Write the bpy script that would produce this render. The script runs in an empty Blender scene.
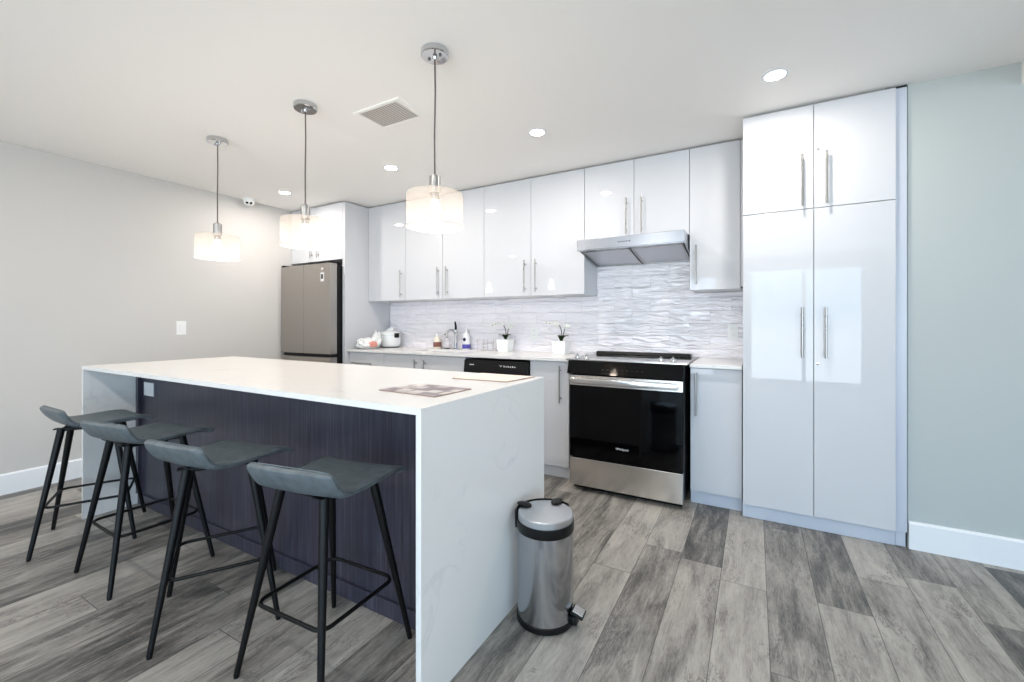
import bpy, bmesh, math, random
from mathutils import Vector, Matrix
random.seed(7)
S = bpy.context.scene
COL = S.collection
PI = math.pi

# ------------------------------------------------------------------ camera
cam = bpy.data.cameras.new('camera')
cam.sensor_width = 36.0
cam.lens = 430.96 * 36 / 1024
cam.shift_y = -(341 - 323.28) / 1024
cam.clip_start = 0.02
camo = bpy.data.objects.new('camera', cam)
camo.location = (0, 0, 1.2)
camo.rotation_euler = (math.radians(90), 0, math.radians(29.36))
COL.objects.link(camo)
S.camera = camo

# ------------------------------------------------------------------ world, exposure
S.view_settings.view_transform = 'Standard'
S.view_settings.look = 'None'
S.view_settings.gamma = 1.0
S.view_settings.use_curve_mapping = False
S.view_settings.exposure = 1.02
W = bpy.data.worlds.new('daylight')
S.world = W
W.use_nodes = True
wb = W.node_tree.nodes['Background']
# cool sky above the horizon, added bright lower half that lights the ceiling
_wt = W.node_tree
_tc = _wt.nodes.new('ShaderNodeTexCoord')
_sp = _wt.nodes.new('ShaderNodeSeparateXYZ')
_wt.links.new(_tc.outputs['Generated'], _sp.inputs[0])
_rp = _wt.nodes.new('ShaderNodeValToRGB')
_rp.color_ramp.elements[0].position = 0.49
_rp.color_ramp.elements[0].color = (0.80, 0.91, 1.0, 1)
_rp.color_ramp.elements[1].position = 0.51
_rp.color_ramp.elements[1].color = (0.40, 0.60, 0.80, 1)
_mr = _wt.nodes.new('ShaderNodeMapRange')
_mr.inputs['From Min'].default_value = -1.0
_wt.links.new(_sp.outputs[2], _mr.inputs['Value'])
_wt.links.new(_mr.outputs[0], _rp.inputs[0])
_wt.links.new(_rp.outputs[0], wb.inputs[0])
wb.inputs[1].default_value = 4.1

# room dimensions
XL, XR = -4.59, 4.2          # left wall, far right wall
YK, YW, YB = 3.68, 3.05, -3.6  # kitchen wall, wall right of the pantry, wall behind the camera
CE = 2.475

def area(name, loc, rot, sx, sy, power, color=(1, 1, 1), portal=False, shape='RECTANGLE', spread=180):
    l = bpy.data.lights.new(name, 'AREA')
    l.shape = shape
    l.size = sx
    if shape == 'RECTANGLE':
        l.size_y = sy
    l.energy = power
    l.color = color
    l.spread = math.radians(spread)
    if portal:
        l.cycles.is_portal = True
    o = bpy.data.objects.new(name, l)
    o.location = loc
    o.rotation_euler = rot
    COL.objects.link(o)
    return o

# window openings: (rear wall) x ranges and (far right wall) y range
WIN_REAR = [(-2.5, -0.7), (-0.1, 1.7), (2.2, 3.6)]
WIN_SIDE = [(-2.6, -0.9)]
WZ = (0.08, 2.25)  # unseen openings, sills lowered to send more light up to the ceiling
for a, b in WIN_REAR:
    area('window_daylight', ((a + b) / 2, YB + 0.0, sum(WZ) / 2), (math.radians(90), 0, 0), b - a, WZ[1] - WZ[0], 1, portal=True)
for a, b in WIN_SIDE:
    area('window_daylight', (XR, (a + b) / 2, sum(WZ) / 2), (math.radians(90), 0, math.radians(90)), b - a, WZ[1] - WZ[0], 1, portal=True)

# ------------------------------------------------------------------ helpers
def srgb(r, g, b):
    def f(c):
        c /= 255.0
        return c / 12.92 if c <= 0.04045 else ((c + 0.055) / 1.055) ** 2.4
    return (f(r), f(g), f(b), 1.0)

def new_mat(name):
    m = bpy.data.materials.new(name)
    m.use_nodes = True
    nt = m.node_tree
    return m, nt, nt.nodes['Principled BSDF']

def mat(name, col, rough=0.5, metal=0.0, coat=0.0, coat_rough=0.03, spec=0.5, emis=None, estr=0.0, trans=0.0, ior=1.45, alpha=1.0):
    m, nt, p = new_mat(name)
    p.inputs['Base Color'].default_value = col
    p.inputs['Roughness'].default_value = rough
    p.inputs['Metallic'].default_value = metal
    p.inputs['Coat Weight'].default_value = coat
    p.inputs['Coat Roughness'].default_value = coat_rough
    p.inputs['Specular IOR Level'].default_value = spec
    p.inputs['Transmission Weight'].default_value = trans
    p.inputs['IOR'].default_value = ior
    p.inputs['Alpha'].default_value = alpha
    if emis:
        p.inputs['Emission Color'].default_value = emis
        p.inputs['Emission Strength'].default_value = estr
    # faint procedural variation so that no surface is perfectly uniform
    tc = nt.nodes.new('ShaderNodeTexCoord')
    n = nt.nodes.new('ShaderNodeTexNoise')
    n.inputs['Scale'].default_value = 9.0
    nt.links.new(tc.outputs['Object'], n.inputs['Vector'])
    mr = nt.nodes.new('ShaderNodeMapRange')
    mr.inputs['To Min'].default_value = max(0.0, rough * 0.92)
    mr.inputs['To Max'].default_value = min(1.0, rough * 1.08)
    nt.links.new(n.outputs['Fac'], mr.inputs['Value'])
    nt.links.new(mr.outputs['Result'], p.inputs['Roughness'])
    return m

def N(nt, typ, **kw):
    n = nt.nodes.new(typ)
    for k, v in kw.items():
        setattr(n, k, v)
    return n

def math_node(nt, op, a, b=None, c=None):
    n = N(nt, 'ShaderNodeMath', operation=op)
    for i, v in enumerate((a, b, c)):
        if v is None:
            continue
        if isinstance(v, (int, float)):
            n.inputs[i].default_value = v
        else:
            nt.links.new(v, n.inputs[i])
    return n.outputs[0]

def ramp(nt, fac, stops):
    r = N(nt, 'ShaderNodeValToRGB')
    el = r.color_ramp.elements
    while len(el) > 1:
        el.remove(el[-1])
    el[0].position, el[0].color = stops[0]
    for p_, c_ in stops[1:]:
        e = el.new(p_)
        e.color = c_
    nt.links.new(fac, r.inputs[0])
    return r.outputs[0]

# ---- materials
def paint(name, col, rough=0.6, bump=0.02):
    m, nt, p = new_mat(name)
    p.inputs['Base Color'].default_value = col
    p.inputs['Roughness'].default_value = rough
    p.inputs['Specular IOR Level'].default_value = 0.3
    tc = N(nt, 'ShaderNodeTexCoord')
    n = N(nt, 'ShaderNodeTexNoise')
    n.inputs['Scale'].default_value = 180
    n.inputs['Detail'].default_value = 3
    nt.links.new(tc.outputs['Object'], n.inputs['Vector'])
    b = N(nt, 'ShaderNodeBump')
    b.inputs['Strength'].default_value = bump
    b.inputs['Distance'].default_value = 0.01
    nt.links.new(n.outputs['Fac'], b.inputs['Height'])
    nt.links.new(b.outputs[0], p.inputs['Normal'])
    return m

M = {}
M['wall'] = paint('wall_paint', srgb(202, 199, 195))
M['wall_cool_light'] = paint('wall_paint_cool_light', srgb(186, 191, 189))  # cool light falling on this wall is mixed into its colour
M['ceiling'] = paint('ceiling_paint', srgb(252, 249, 245), 0.8, 0.015)
M['trim'] = mat('trim_paint', srgb(236, 238, 240), 0.35)
M['film'] = mat('bluish_protective_film', srgb(196, 201, 211), 0.25)
M['gloss'] = mat('gloss_white_lacquer', srgb(205, 206, 209), 0.45, coat=0.75, coat_rough=0.015, spec=0.15)
M['carcass'] = mat('white_carcass', srgb(226, 228, 231), 0.4)
M['chrome'] = mat('polished_chrome', srgb(205, 206, 208), 0.08, metal=1.0)
M['nickel'] = mat('brushed_nickel', srgb(170, 168, 165), 0.28, metal=1.0)
M['black'] = mat('black_powder_coat', srgb(6, 6, 7), 0.45, spec=0.35)
M['blackgloss'] = mat('black_glass', srgb(4, 4, 5), 0.05, spec=0.25)
M['blackplastic'] = mat('black_plastic', srgb(9, 9, 10), 0.35, spec=0.35)
M['darkgap'] = mat('dark_gap', srgb(28, 28, 30), 0.8)
M['white_plastic'] = mat('white_plastic', srgb(238, 238, 236), 0.3)
M['white_mark'] = mat('white_print', srgb(225, 225, 225), 0.4)
M['grey_print'] = mat('grey_print', srgb(70, 72, 76), 0.5)
M['cord'] = mat('braided_cord', srgb(96, 84, 80), 0.6)
M['glaze'] = mat('white_glaze', srgb(238, 240, 238), 0.15, coat=0.5)
M['leafgreen'] = mat('dark_leaf', srgb(48, 74, 40), 0.4)
M['stem'] = mat('orchid_stem', srgb(74, 70, 50), 0.5)
M['petal'] = mat('white_petal', srgb(238, 240, 232), 0.6)
M['soil'] = mat('bark_soil', srgb(52, 42, 34), 0.9)
M['cream'] = mat('cream_plastic', srgb(236, 226, 208), 0.3)
M['brownlabel'] = mat('brown_label', srgb(140, 92, 78), 0.5)
M['bluelabel'] = mat('violet_blue_label', srgb(84, 78, 168), 0.45)
M['navy'] = mat('navy_plastic', srgb(34, 34, 70), 0.35)
M['clear'] = mat('clear_glass', (1, 1, 1, 1), 0.03, trans=1.0, ior=1.3)
M['bag'] = mat('thin_white_plastic_bag', srgb(238, 238, 236), 0.35)
M['red'] = mat('red_print', srgb(222, 150, 136), 0.4)
M['glow'] = mat('downlight_lens', (1, 1, 1, 1), 0.5, emis=(1.0, 0.97, 0.93, 1), estr=22)
M['hoodfilter'] = None

def steel(name, col, rough, direction='Z', lo=0.75, hi=1.1):
    m, nt, p = new_mat(name)
    p.inputs['Metallic'].default_value = 1.0
    tc = N(nt, 'ShaderNodeTexCoord')
    mp = N(nt, 'ShaderNodeMapping')
    sc = {'Z': (160, 160, 1.0), 'X': (1.0, 160, 160), 'Y': (160, 1, 160)}[direction]
    mp.inputs['Scale'].default_value = sc
    nt.links.new(tc.outputs['Object'], mp.inputs['Vector'])
    n = N(nt, 'ShaderNodeTexNoise')
    n.inputs['Scale'].default_value = 2.0
    n.inputs['Detail'].default_value = 4
    nt.links.new(mp.outputs[0], n.inputs['Vector'])
    mr = N(nt, 'ShaderNodeMapRange')
    mr.inputs['To Min'].default_value = rough * lo
    mr.inputs['To Max'].default_value = rough * hi * 1.2
    nt.links.new(n.outputs['Fac'], mr.inputs['Value'])
    nt.links.new(mr.outputs[0], p.inputs['Roughness'])
    p.inputs['Base Color'].default_value = col
    b = N(nt, 'ShaderNodeBump')
    b.inputs['Strength'].default_value = 0.03
    b.inputs['Distance'].default_value = 0.002
    nt.links.new(n.outputs['Fac'], b.inputs['Height'])
    nt.links.new(b.outputs[0], p.inputs['Normal'])
    return m
M['steelZ'] = steel('brushed_steel_vertical', srgb(176, 178, 182), 0.14, 'Z')
def make_radial(m):
    nt = m.node_tree; p = nt.nodes['Principled BSDF']
    tg = N(nt, 'ShaderNodeTangent', direction_type='RADIAL', axis='Z')
    nt.links.new(tg.outputs[0], p.inputs['Tangent'])
    p.inputs['Anisotropic'].default_value = 0.85
make_radial(M['steelZ'])
M['steellid'] = steel('brushed_steel_lid', srgb(205, 207, 210), 0.3, 'Y')
M['steelX'] = steel('brushed_steel_horizontal', srgb(226, 223, 219), 0.2, 'X')
M['hood'] = steel('hood_steel', srgb(176, 180, 187), 0.24, 'X')
M['fridge'] = steel('fridge_steel', srgb(176, 171, 165), 0.34, 'X')
M['filter'] = steel('filter_mesh_metal', srgb(200, 200, 204), 0.42, 'Y')

def quartz():
    m, nt, p = new_mat('white_quartz')
    tc = N(nt, 'ShaderNodeTexCoord')
    n1 = N(nt, 'ShaderNodeTexNoise')
    n1.inputs['Scale'].default_value = 2.6
    n1.inputs['Detail'].default_value = 7
    n1.inputs['Distortion'].default_value = 1.2
    nt.links.new(tc.outputs['Object'], n1.inputs['Vector'])
    d = math_node(nt, 'ABSOLUTE', math_node(nt, 'SUBTRACT', n1.outputs['Fac'], 0.5))
    v = ramp(nt, d, [(0.0, (1, 1, 1, 1)), (0.012, (0.15, 0.15, 0.15, 1)), (0.03, (0, 0, 0, 1))])
    n2 = N(nt, 'ShaderNodeTexNoise')
    n2.inputs['Scale'].default_value = 3.5
    nt.links.new(tc.outputs['Object'], n2.inputs['Vector'])
    msk = ramp(nt, n2.outputs['Fac'], [(0.5, (0, 0, 0, 1)), (0.68, (1, 1, 1, 1))])
    f = math_node(nt, 'MULTIPLY', math_node(nt, 'MULTIPLY', v, msk), 0.22)
    mx = N(nt, 'ShaderNodeMix', data_type='RGBA')
    nt.links.new(f, mx.inputs['Factor'])
    mx.inputs[6].default_value = srgb(228, 226, 223)
    mx.inputs[7].default_value = srgb(160, 163, 168)
    nt.links.new(mx.outputs[2], p.inputs['Base Color'])
    p.inputs['Roughness'].default_value = 0.22
    return m
M['quartz'] = quartz()

def darkwood():
    m, nt, p = new_mat('dark_espresso_wood')
    tc = N(nt, 'ShaderNodeTexCoord')
    mp = N(nt, 'ShaderNodeMapping')
    mp.inputs['Scale'].default_value = (70, 70, 1.6)
    nt.links.new(tc.outputs['Object'], mp.inputs['Vector'])
    n = N(nt, 'ShaderNodeTexNoise')
    n.inputs['Scale'].default_value = 1.6
    n.inputs['Detail'].default_value = 5
    nt.links.new(mp.outputs[0], n.inputs['Vector'])
    c = ramp(nt, n.outputs['Fac'], [(0.3, srgb(46, 44, 54)), (0.55, srgb(62, 60, 72)), (0.75, srgb(84, 81, 94))])
    nt.links.new(c, p.inputs['Base Color'])
    p.inputs['Roughness'].default_value = 0.32
    b = N(nt, 'ShaderNodeBump')
    b.inputs['Strength'].default_value = 0.15
    b.inputs['Distance'].default_value = 0.002
    nt.links.new(n.outputs['Fac'], b.inputs['Height'])
    nt.links.new(b.outputs[0], p.inputs['Normal'])
    return m
M['darkwood'] = darkwood()

def leather():
    m, nt, p = new_mat('grey_faux_leather')
    tc = N(nt, 'ShaderNodeTexCoord')
    n = N(nt, 'ShaderNodeTexNoise')
    n.inputs['Scale'].default_value = 30
    n.inputs['Detail'].default_value = 5
    nt.links.new(tc.outputs['Object'], n.inputs['Vector'])
    c = ramp(nt, n.outputs['Fac'], [(0.3, srgb(82, 90, 94)), (0.7, srgb(100, 110, 115))])
    nt.links.new(c, p.inputs['Base Color'])
    p.inputs['Roughness'].default_value = 0.42
    v = N(nt, 'ShaderNodeTexVoronoi')
    v.inputs['Scale'].default_value = 420
    nt.links.new(tc.outputs['Object'], v.inputs['Vector'])
    b = N(nt, 'ShaderNodeBump')
    b.inputs['Strength'].default_value = 0.12
    b.inputs['Distance'].default_value = 0.001
    nt.links.new(v.outputs['Distance'], b.inputs['Height'])
    nt.links.new(b.outputs[0], p.inputs['Normal'])
    return m
M['leather'] = leather()

def floor_mat():
    m, nt, p = new_mat('grey_vinyl_planks')
    tc = N(nt, 'ShaderNodeTexCoord')
    sp = N(nt, 'ShaderNodeSeparateXYZ')
    nt.links.new(tc.outputs['Object'], sp.inputs[0])
    X, Y = sp.outputs[0], sp.outputs[1]
    PW, PL = 0.188, 1.22
    u = math_node(nt, 'DIVIDE', math_node(nt, 'SUBTRACT', X, 0.048), PW)
    col = math_node(nt, 'FLOOR', u)
    fu = math_node(nt, 'SUBTRACT', u, col)
    wn = N(nt, 'ShaderNodeTexWhiteNoise', noise_dimensions='1D')
    nt.links.new(col, wn.inputs['W'])
    v = math_node(nt, 'ADD', math_node(nt, 'DIVIDE', Y, PL), wn.outputs['Value'])
    row = math_node(nt, 'FLOOR', v)
    fv = math_node(nt, 'SUBTRACT', v, row)
    cmb = N(nt, 'ShaderNodeCombineXYZ')
    nt.links.new(col, cmb.inputs[0]); nt.links.new(row, cmb.inputs[1])
    wn2 = N(nt, 'ShaderNodeTexWhiteNoise', noise_dimensions='3D')
    nt.links.new(cmb.outputs[0], wn2.inputs['Vector'])
    tone = wn2.outputs['Value']
    # coordinates shifted per plank so the grain breaks at the seams
    off = N(nt, 'ShaderNodeVectorMath', operation='SCALE')
    nt.links.new(wn2.outputs['Color'], off.inputs[0]); off.inputs['Scale'].default_value = 17.0
    add = N(nt, 'ShaderNodeVectorMath', operation='ADD')
    nt.links.new(tc.outputs['Object'], add.inputs[0]); nt.links.new(off.outputs[0], add.inputs[1])
    def noise(scale, sx, sy, detail, dist=0.0, rough=0.55):
        mp = N(nt, 'ShaderNodeMapping')
        mp.inputs['Scale'].default_value = (sx, sy, 1)
        nt.links.new(add.outputs[0], mp.inputs['Vector'])
        n = N(nt, 'ShaderNodeTexNoise')
        n.inputs['Scale'].default_value = scale
        n.inputs['Detail'].default_value = detail
        n.inputs['Distortion'].default_value = dist
        n.inputs['Roughness'].default_value = rough
        nt.links.new(mp.outputs[0], n.inputs['Vector'])
        return n.outputs['Fac']
    broad = noise(1.0, 13, 2.2, 7, 0.8, 0.62)
    grain = noise(1.0, 60, 4.5, 6, 0.9, 0.72)
    fine = noise(1.0, 200, 26.0, 4, 0.4, 0.75)
    f = math_node(nt, 'MULTIPLY', broad, 0.56)
    f = math_node(nt, 'ADD', f, math_node(nt, 'MULTIPLY', grain, 0.26))
    f = math_node(nt, 'ADD', f, math_node(nt, 'MULTIPLY', fine, 0.28))
    f = math_node(nt, 'ADD', f, math_node(nt, 'MULTIPLY', math_node(nt, 'SUBTRACT', tone, 0.5), 0.24))
    c = ramp(nt, f, [(0.36, srgb(62, 62, 61)), (0.44, srgb(98, 95, 91)), (0.52, srgb(134, 130, 124)), (0.60, srgb(158, 153, 146)), (0.74, srgb(182, 177, 169))])
    # dark cracks and knots
    kn = noise(1.0, 22, 5.0, 8, 2.6, 0.68)
    kd = math_node(nt, 'ABSOLUTE', math_node(nt, 'SUBTRACT', kn, 0.5))
    kl = ramp(nt, kd, [(0.0, (1, 1, 1, 1)), (0.014, (0.5, 0.5, 0.5, 1)), (0.04, (0, 0, 0, 1))])
    km = ramp(nt, noise(1.0, 8, 3.0, 4, 0.8), [(0.50, (0, 0, 0, 1)), (0.60, (1, 1, 1, 1))])
    kf = math_node(nt, 'MULTIPLY', math_node(nt, 'MULTIPLY', kl, km), 0.75)
    mx = N(nt, 'ShaderNodeMix', data_type='RGBA')
    nt.links.new(kf, mx.inputs['Factor'])
    nt.links.new(c, mx.inputs[6]); mx.inputs[7].default_value = srgb(52, 48, 48)
    # seams
    e1 = math_node(nt, 'MINIMUM', fu, math_node(nt, 'SUBTRACT', 1.0, fu))
    s1 = math_node(nt, 'LESS_THAN', e1, 0.0085)
    e2 = math_node(nt, 'MINIMUM', fv, math_node(nt, 'SUBTRACT', 1.0, fv))
    s2 = math_node(nt, 'LESS_THAN', e2, 0.0013)
    seam = math_node(nt, 'MAXIMUM', s1, s2)
    mx2 = N(nt, 'ShaderNodeMix', data_type='RGBA')
    nt.links.new(math_node(nt, 'MULTIPLY', seam, 0.72), mx2.inputs['Factor'])
    nt.links.new(mx.outputs[2], mx2.inputs[6]); mx2.inputs[7].default_value = srgb(50, 48, 47)
    nt.links.new(mx2.outputs[2], p.inputs['Base Color'])
    rr = N(nt, 'ShaderNodeMapRange')
    rr.inputs['To Min'].default_value = 0.34; rr.inputs['To Max'].default_value = 0.5
    nt.links.new(grain, rr.inputs['Value']); nt.links.new(rr.outputs[0], p.inputs['Roughness'])
    h = math_node(nt, 'SUBTRACT', math_node(nt, 'MULTIPLY', grain, 0.3), seam)
    b = N(nt, 'ShaderNodeBump')
    b.inputs['Strength'].default_value = 0.25
    b.inputs['Distance'].default_value = 0.002
    nt.links.new(h, b.inputs['Height']); nt.links.new(b.outputs[0], p.inputs['Normal'])
    return m
M['floor'] = floor_mat()

def tile_mat():
    m, nt, p = new_mat('rippled_white_tile')
    tc = N(nt, 'ShaderNodeTexCoord')
    sp = N(nt, 'ShaderNodeSeparateXYZ')
    nt.links.new(tc.outputs['Object'], sp.inputs[0])
    TW, TH = 0.30, 0.10
    vz = math_node(nt, 'DIVIDE', sp.outputs[2], TH)
    row = math_node(nt, 'FLOOR', vz)
    fz = math_node(nt, 'SUBTRACT', vz, row)
    half = math_node(nt, 'MULTIPLY', math_node(nt, 'MODULO', row, 2.0), 0.5)
    ux = math_node(nt, 'ADD', math_node(nt, 'DIVIDE', sp.outputs[0], TW), half)
    colx = math_node(nt, 'FLOOR', ux)
    fx = math_node(nt, 'SUBTRACT', ux, colx)
    cmb = N(nt, 'ShaderNodeCombineXYZ')
    nt.links.new(colx, cmb.inputs[0]); nt.links.new(row, cmb.inputs[1])
    wn = N(nt, 'ShaderNodeTexWhiteNoise', noise_dimensions='3D')
    nt.links.new(cmb.outputs[0], wn.inputs['Vector'])
    sc = N(nt, 'ShaderNodeVectorMath', operation='SCALE')
    nt.links.new(wn.outputs['Color'], sc.inputs[0]); sc.inputs['Scale'].default_value = 9.0
    ad = N(nt, 'ShaderNodeVectorMath', operation='ADD')
    nt.links.new(tc.outputs['Object'], ad.inputs[0]); nt.links.new(sc.outputs[0], ad.inputs[1])
    mp = N(nt, 'ShaderNodeMapping')
    mp.inputs['Scale'].default_value = (5.0, 1, 27)
    nt.links.new(ad.outputs[0], mp.inputs['Vector'])
    n = N(nt, 'ShaderNodeTexNoise')
    n.inputs['Scale'].default_value = 1.0
    n.inputs['Detail'].default_value = 1.2
    n.inputs['Distortion'].default_value = 1.0
    nt.links.new(mp.outputs[0], n.inputs['Vector'])
    e = math_node(nt, 'MINIMUM', math_node(nt, 'MULTIPLY', math_node(nt, 'MINIMUM', fx, math_node(nt, 'SUBTRACT', 1.0, fx)), 3.0),
                  math_node(nt, 'MINIMUM', fz, math_node(nt, 'SUBTRACT', 1.0, fz)))
    seam = math_node(nt, 'LESS_THAN', e, 0.012)
    h = math_node(nt, 'SUBTRACT', n.outputs['Fac'], math_node(nt, 'MULTIPLY', seam, 0.08))
    b = N(nt, 'ShaderNodeBump')
    b.inputs['Strength'].default_value = 0.9
    b.inputs['Distance'].default_value = 0.03
    nt.links.new(h, b.inputs['Height']); nt.links.new(b.outputs[0], p.inputs['Normal'])
    mx = N(nt, 'ShaderNodeMix', data_type='RGBA')
    nt.links.new(math_node(nt, 'MULTIPLY', seam, 0.3), mx.inputs['Factor'])
    mx.inputs[6].default_value = srgb(248, 244, 248); mx.inputs[7].default_value = srgb(205, 203, 208)
    nt.links.new(mx.outputs[2], p.inputs['Base Color'])
    p.inputs['Roughness'].default_value = 0.09
    p.inputs['Specular IOR Level'].default_value = 0.9
    return m
M['tile'] = tile_mat()

def shade_mat():
    m = bpy.data.materials.new('frosted_mesh_shade')
    m.use_nodes = True
    nt = m.node_tree
    nt.nodes.clear()
    out = N(nt, 'ShaderNodeOutputMaterial')
    tr = N(nt, 'ShaderNodeBsdfTranslucent'); tr.inputs[0].default_value = (0.35, 0.335, 0.32, 1)
    df = N(nt, 'ShaderNodeBsdfDiffuse'); df.inputs[0].default_value = (0.38, 0.365, 0.35, 1)
    tp = N(nt, 'ShaderNodeBsdfTransparent')
    a = N(nt, 'ShaderNodeMixShader'); a.inputs[0].default_value = 0.45
    nt.links.new(df.outputs[0], a.inputs[1]); nt.links.new(tr.outputs[0], a.inputs[2])
    # fine woven mesh: the gaps let the light straight through
    tc = N(nt, 'ShaderNodeTexCoord')
    n = N(nt, 'ShaderNodeTexNoise'); n.inputs['Scale'].default_value = 420; n.inputs['Detail'].default_value = 2
    nt.links.new(tc.outputs['Object'], n.inputs['Vector'])
    mr = N(nt, 'ShaderNodeMapRange'); mr.inputs['To Min'].default_value = 0.36; mr.inputs['To Max'].default_value = 0.50
    nt.links.new(n.outputs['Fac'], mr.inputs['Value'])
    b = N(nt, 'ShaderNodeMixShader')
    nt.links.new(mr.outputs[0], b.inputs[0])
    nt.links.new(tp.outputs[0], b.inputs[1]); nt.links.new(a.outputs[0], b.inputs[2])
    nt.links.new(b.outputs[0], out.inputs[0])
    return m
M['shade'] = shade_mat()
M['bulb'] = mat('bulb_glow', (1, 0.9, 0.8, 1), 0.5, emis=(1.0, 0.86, 0.70, 1), estr=18)

def magazine_mat(name, paper, inks, scale):
    m, nt, p = new_mat(name)
    tc = N(nt, 'ShaderNodeTexCoord')
    v = N(nt, 'ShaderNodeTexVoronoi', distance='CHEBYCHEV')
    v.inputs['Scale'].default_value = scale
    v.inputs['Randomness'].default_value = 0.75
    nt.links.new(tc.outputs['Object'], v.inputs['Vector'])
    sp = N(nt, 'ShaderNodeSeparateXYZ'); nt.links.new(v.outputs['Color'], sp.inputs[0])
    stops = [(i / max(1, len(inks)), c) for i, c in enumerate(inks)]
    c = ramp(nt, sp.outputs[0], stops)
    d = math_node(nt, 'GREATER_THAN', v.outputs['Distance'], 0.43)
    mx = N(nt, 'ShaderNodeMix', data_type='RGBA')
    nt.links.new(d, mx.inputs['Factor']); nt.links.new(c, mx.inputs[6]); mx.inputs[7].default_value = paper
    nt.links.new(mx.outputs[2], p.inputs['Base Color'])
    p.inputs['Roughness'].default_value = 0.3
    return m
M['mag'] = magazine_mat('printed_magazine', srgb(120, 104, 108), [srgb(196, 190, 184), srgb(214, 208, 200), srgb(170, 156, 156), srgb(224, 218, 212), srgb(146, 128, 134)], 16)
M['paper'] = mat('cream_paper', srgb(232, 220, 205), 0.5)
M['kraft'] = mat('tan_paper_edge', srgb(176, 152, 140), 0.6)

# ---- geometry helpers
def box(bm, x0, x1, y0, y1, z0, z1, bev=0.0, seg=2):
    b = bmesh.new()
    bmesh.ops.create_cube(b, size=1)
    bmesh.ops.scale(b, vec=(x1 - x0, y1 - y0, z1 - z0), verts=b.verts)
    bmesh.ops.translate(b, vec=((x0 + x1) / 2, (y0 + y1) / 2, (z0 + z1) / 2), verts=b.verts)
    if bev > 0:
        bev = min(bev, 0.45 * min(abs(x1 - x0), abs(y1 - y0), abs(z1 - z0)))
        bmesh.ops.bevel(b, geom=b.edges[:], offset=bev, segments=seg, profile=0.5, affect='EDGES')
    merge(bm, b)

def merge(bm, b, mtx=None):
    if mtx is not None:
        bmesh.ops.transform(b, matrix=mtx, verts=b.verts)
    me = bpy.data.meshes.new('tmp')
    b.to_mesh(me); b.free()
    bm.from_mesh(me)
    bpy.data.meshes.remove(me)

def lathe(bm, prof, n=40, cx=0, cy=0, cz=0, mtx=None, cap=True):
    """prof: list of (r, z)."""
    b = bmesh.new()
    rings = []
    for r, z in prof:
        if r < 1e-6:
            rings.append([b.verts.new((0, 0, z))])
        else:
            rings.append([b.verts.new((r * math.cos(2 * PI * i / n), r * math.sin(2 * PI * i / n), z)) for i in range(n)])
    for A, B in zip(rings[:-1], rings[1:]):
        if len(A) == 1 and len(B) == 1:
            continue
        for i in range(n):
            j = (i + 1) % n
            if len(A) == 1:
                b.faces.new((A[0], B[j], B[i]))
            elif len(B) == 1:
                b.faces.new((A[i], A[j], B[0]))
            else:
                b.faces.new((A[i], A[j], B[j], B[i]))
    if cap:
        for R in (rings[0], rings[-1]):
            if len(R) > 1:
                b.faces.new(R)
    bmesh.ops.recalc_face_normals(b, faces=b.faces)
    if mtx is not None:
        bmesh.ops.transform(b, matrix=mtx, verts=b.verts)
    bmesh.ops.translate(b, vec=(cx, cy, cz), verts=b.verts)
    merge(bm, b)

def tube(bm, pts, rad, n=10, closed=False, cap=True):
    pts = [Vector(p) for p in pts]
    if not hasattr(rad, '__len__'):
        rad = [rad] * len(pts)
    b = bmesh.new()
    k = len(pts)
    rings = []
    ref = None
    for i, p in enumerate(pts):
        if closed:
            d = (pts[(i + 1) % k] - pts[i - 1]).normalized()
        else:
            d = (pts[min(i + 1, k - 1)] - pts[max(i - 1, 0)]).normalized()
        if ref is None:
            ref = Vector((0, 0, 1)) if abs(d.z) < 0.9 else Vector((1, 0, 0))
        s1 = (ref - d * ref.dot(d)).normalized()
        s2 = d.cross(s1)
        ref = s1
        rings.append([b.verts.new(p + rad[i] * (math.cos(2 * PI * j / n) * s1 + math.sin(2 * PI * j / n) * s2)) for j in range(n)])
    rr = list(zip(rings[:-1], rings[1:]))
    if closed:
        rr.append((rings[-1], rings[0]))
    for A, B in rr:
        for j in range(n):
            b.faces.new((A[j], A[(j + 1) % n], B[(j + 1) % n], B[j]))
    if cap and not closed:
        b.faces.new(rings[0]); b.faces.new(rings[-1])
    bmesh.ops.recalc_face_normals(b, faces=b.faces)
    merge(bm, b)

def prism(bm, poly, axis, a0, a1, bev=0.0):
    """extrude polygon (list of 2D points) along axis ('X': poly is (y,z); 'Y': (x,z); 'Z': (x,y))."""
    b = bmesh.new()
    def P(u, v, a):
        return {'X': (a, u, v), 'Y': (u, a, v), 'Z': (u, v, a)}[axis]
    A = [b.verts.new(P(u, v, a0)) for u, v in poly]
    B = [b.verts.new(P(u, v, a1)) for u, v in poly]
    b.faces.new(A); b.faces.new(B)
    k = len(poly)
    for i in range(k):
        b.faces.new((A[i], A[(i + 1) % k], B[(i + 1) % k], B[i]))
    bmesh.ops.recalc_face_normals(b, faces=b.faces)
    if bev:
        bmesh.ops.bevel(b, geom=b.edges[:], offset=bev, segments=2, profile=0.5, affect='EDGES')
    merge(bm, b)

def smooth_path(pts, it=2, closed=False):
    pts = [Vector(p) for p in pts]
    for _ in range(it):
        q = []
        n = len(pts)
        rng = range(n if closed else n - 1)
        if not closed:
            q.append(pts[0])
        for i in rng:
            a, b = pts[i], pts[(i + 1) % n]
            q += [a * 0.75 + b * 0.25, a * 0.25 + b * 0.75]
        if not closed:
            q.append(pts[-1])
        pts = q
    return pts

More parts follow.
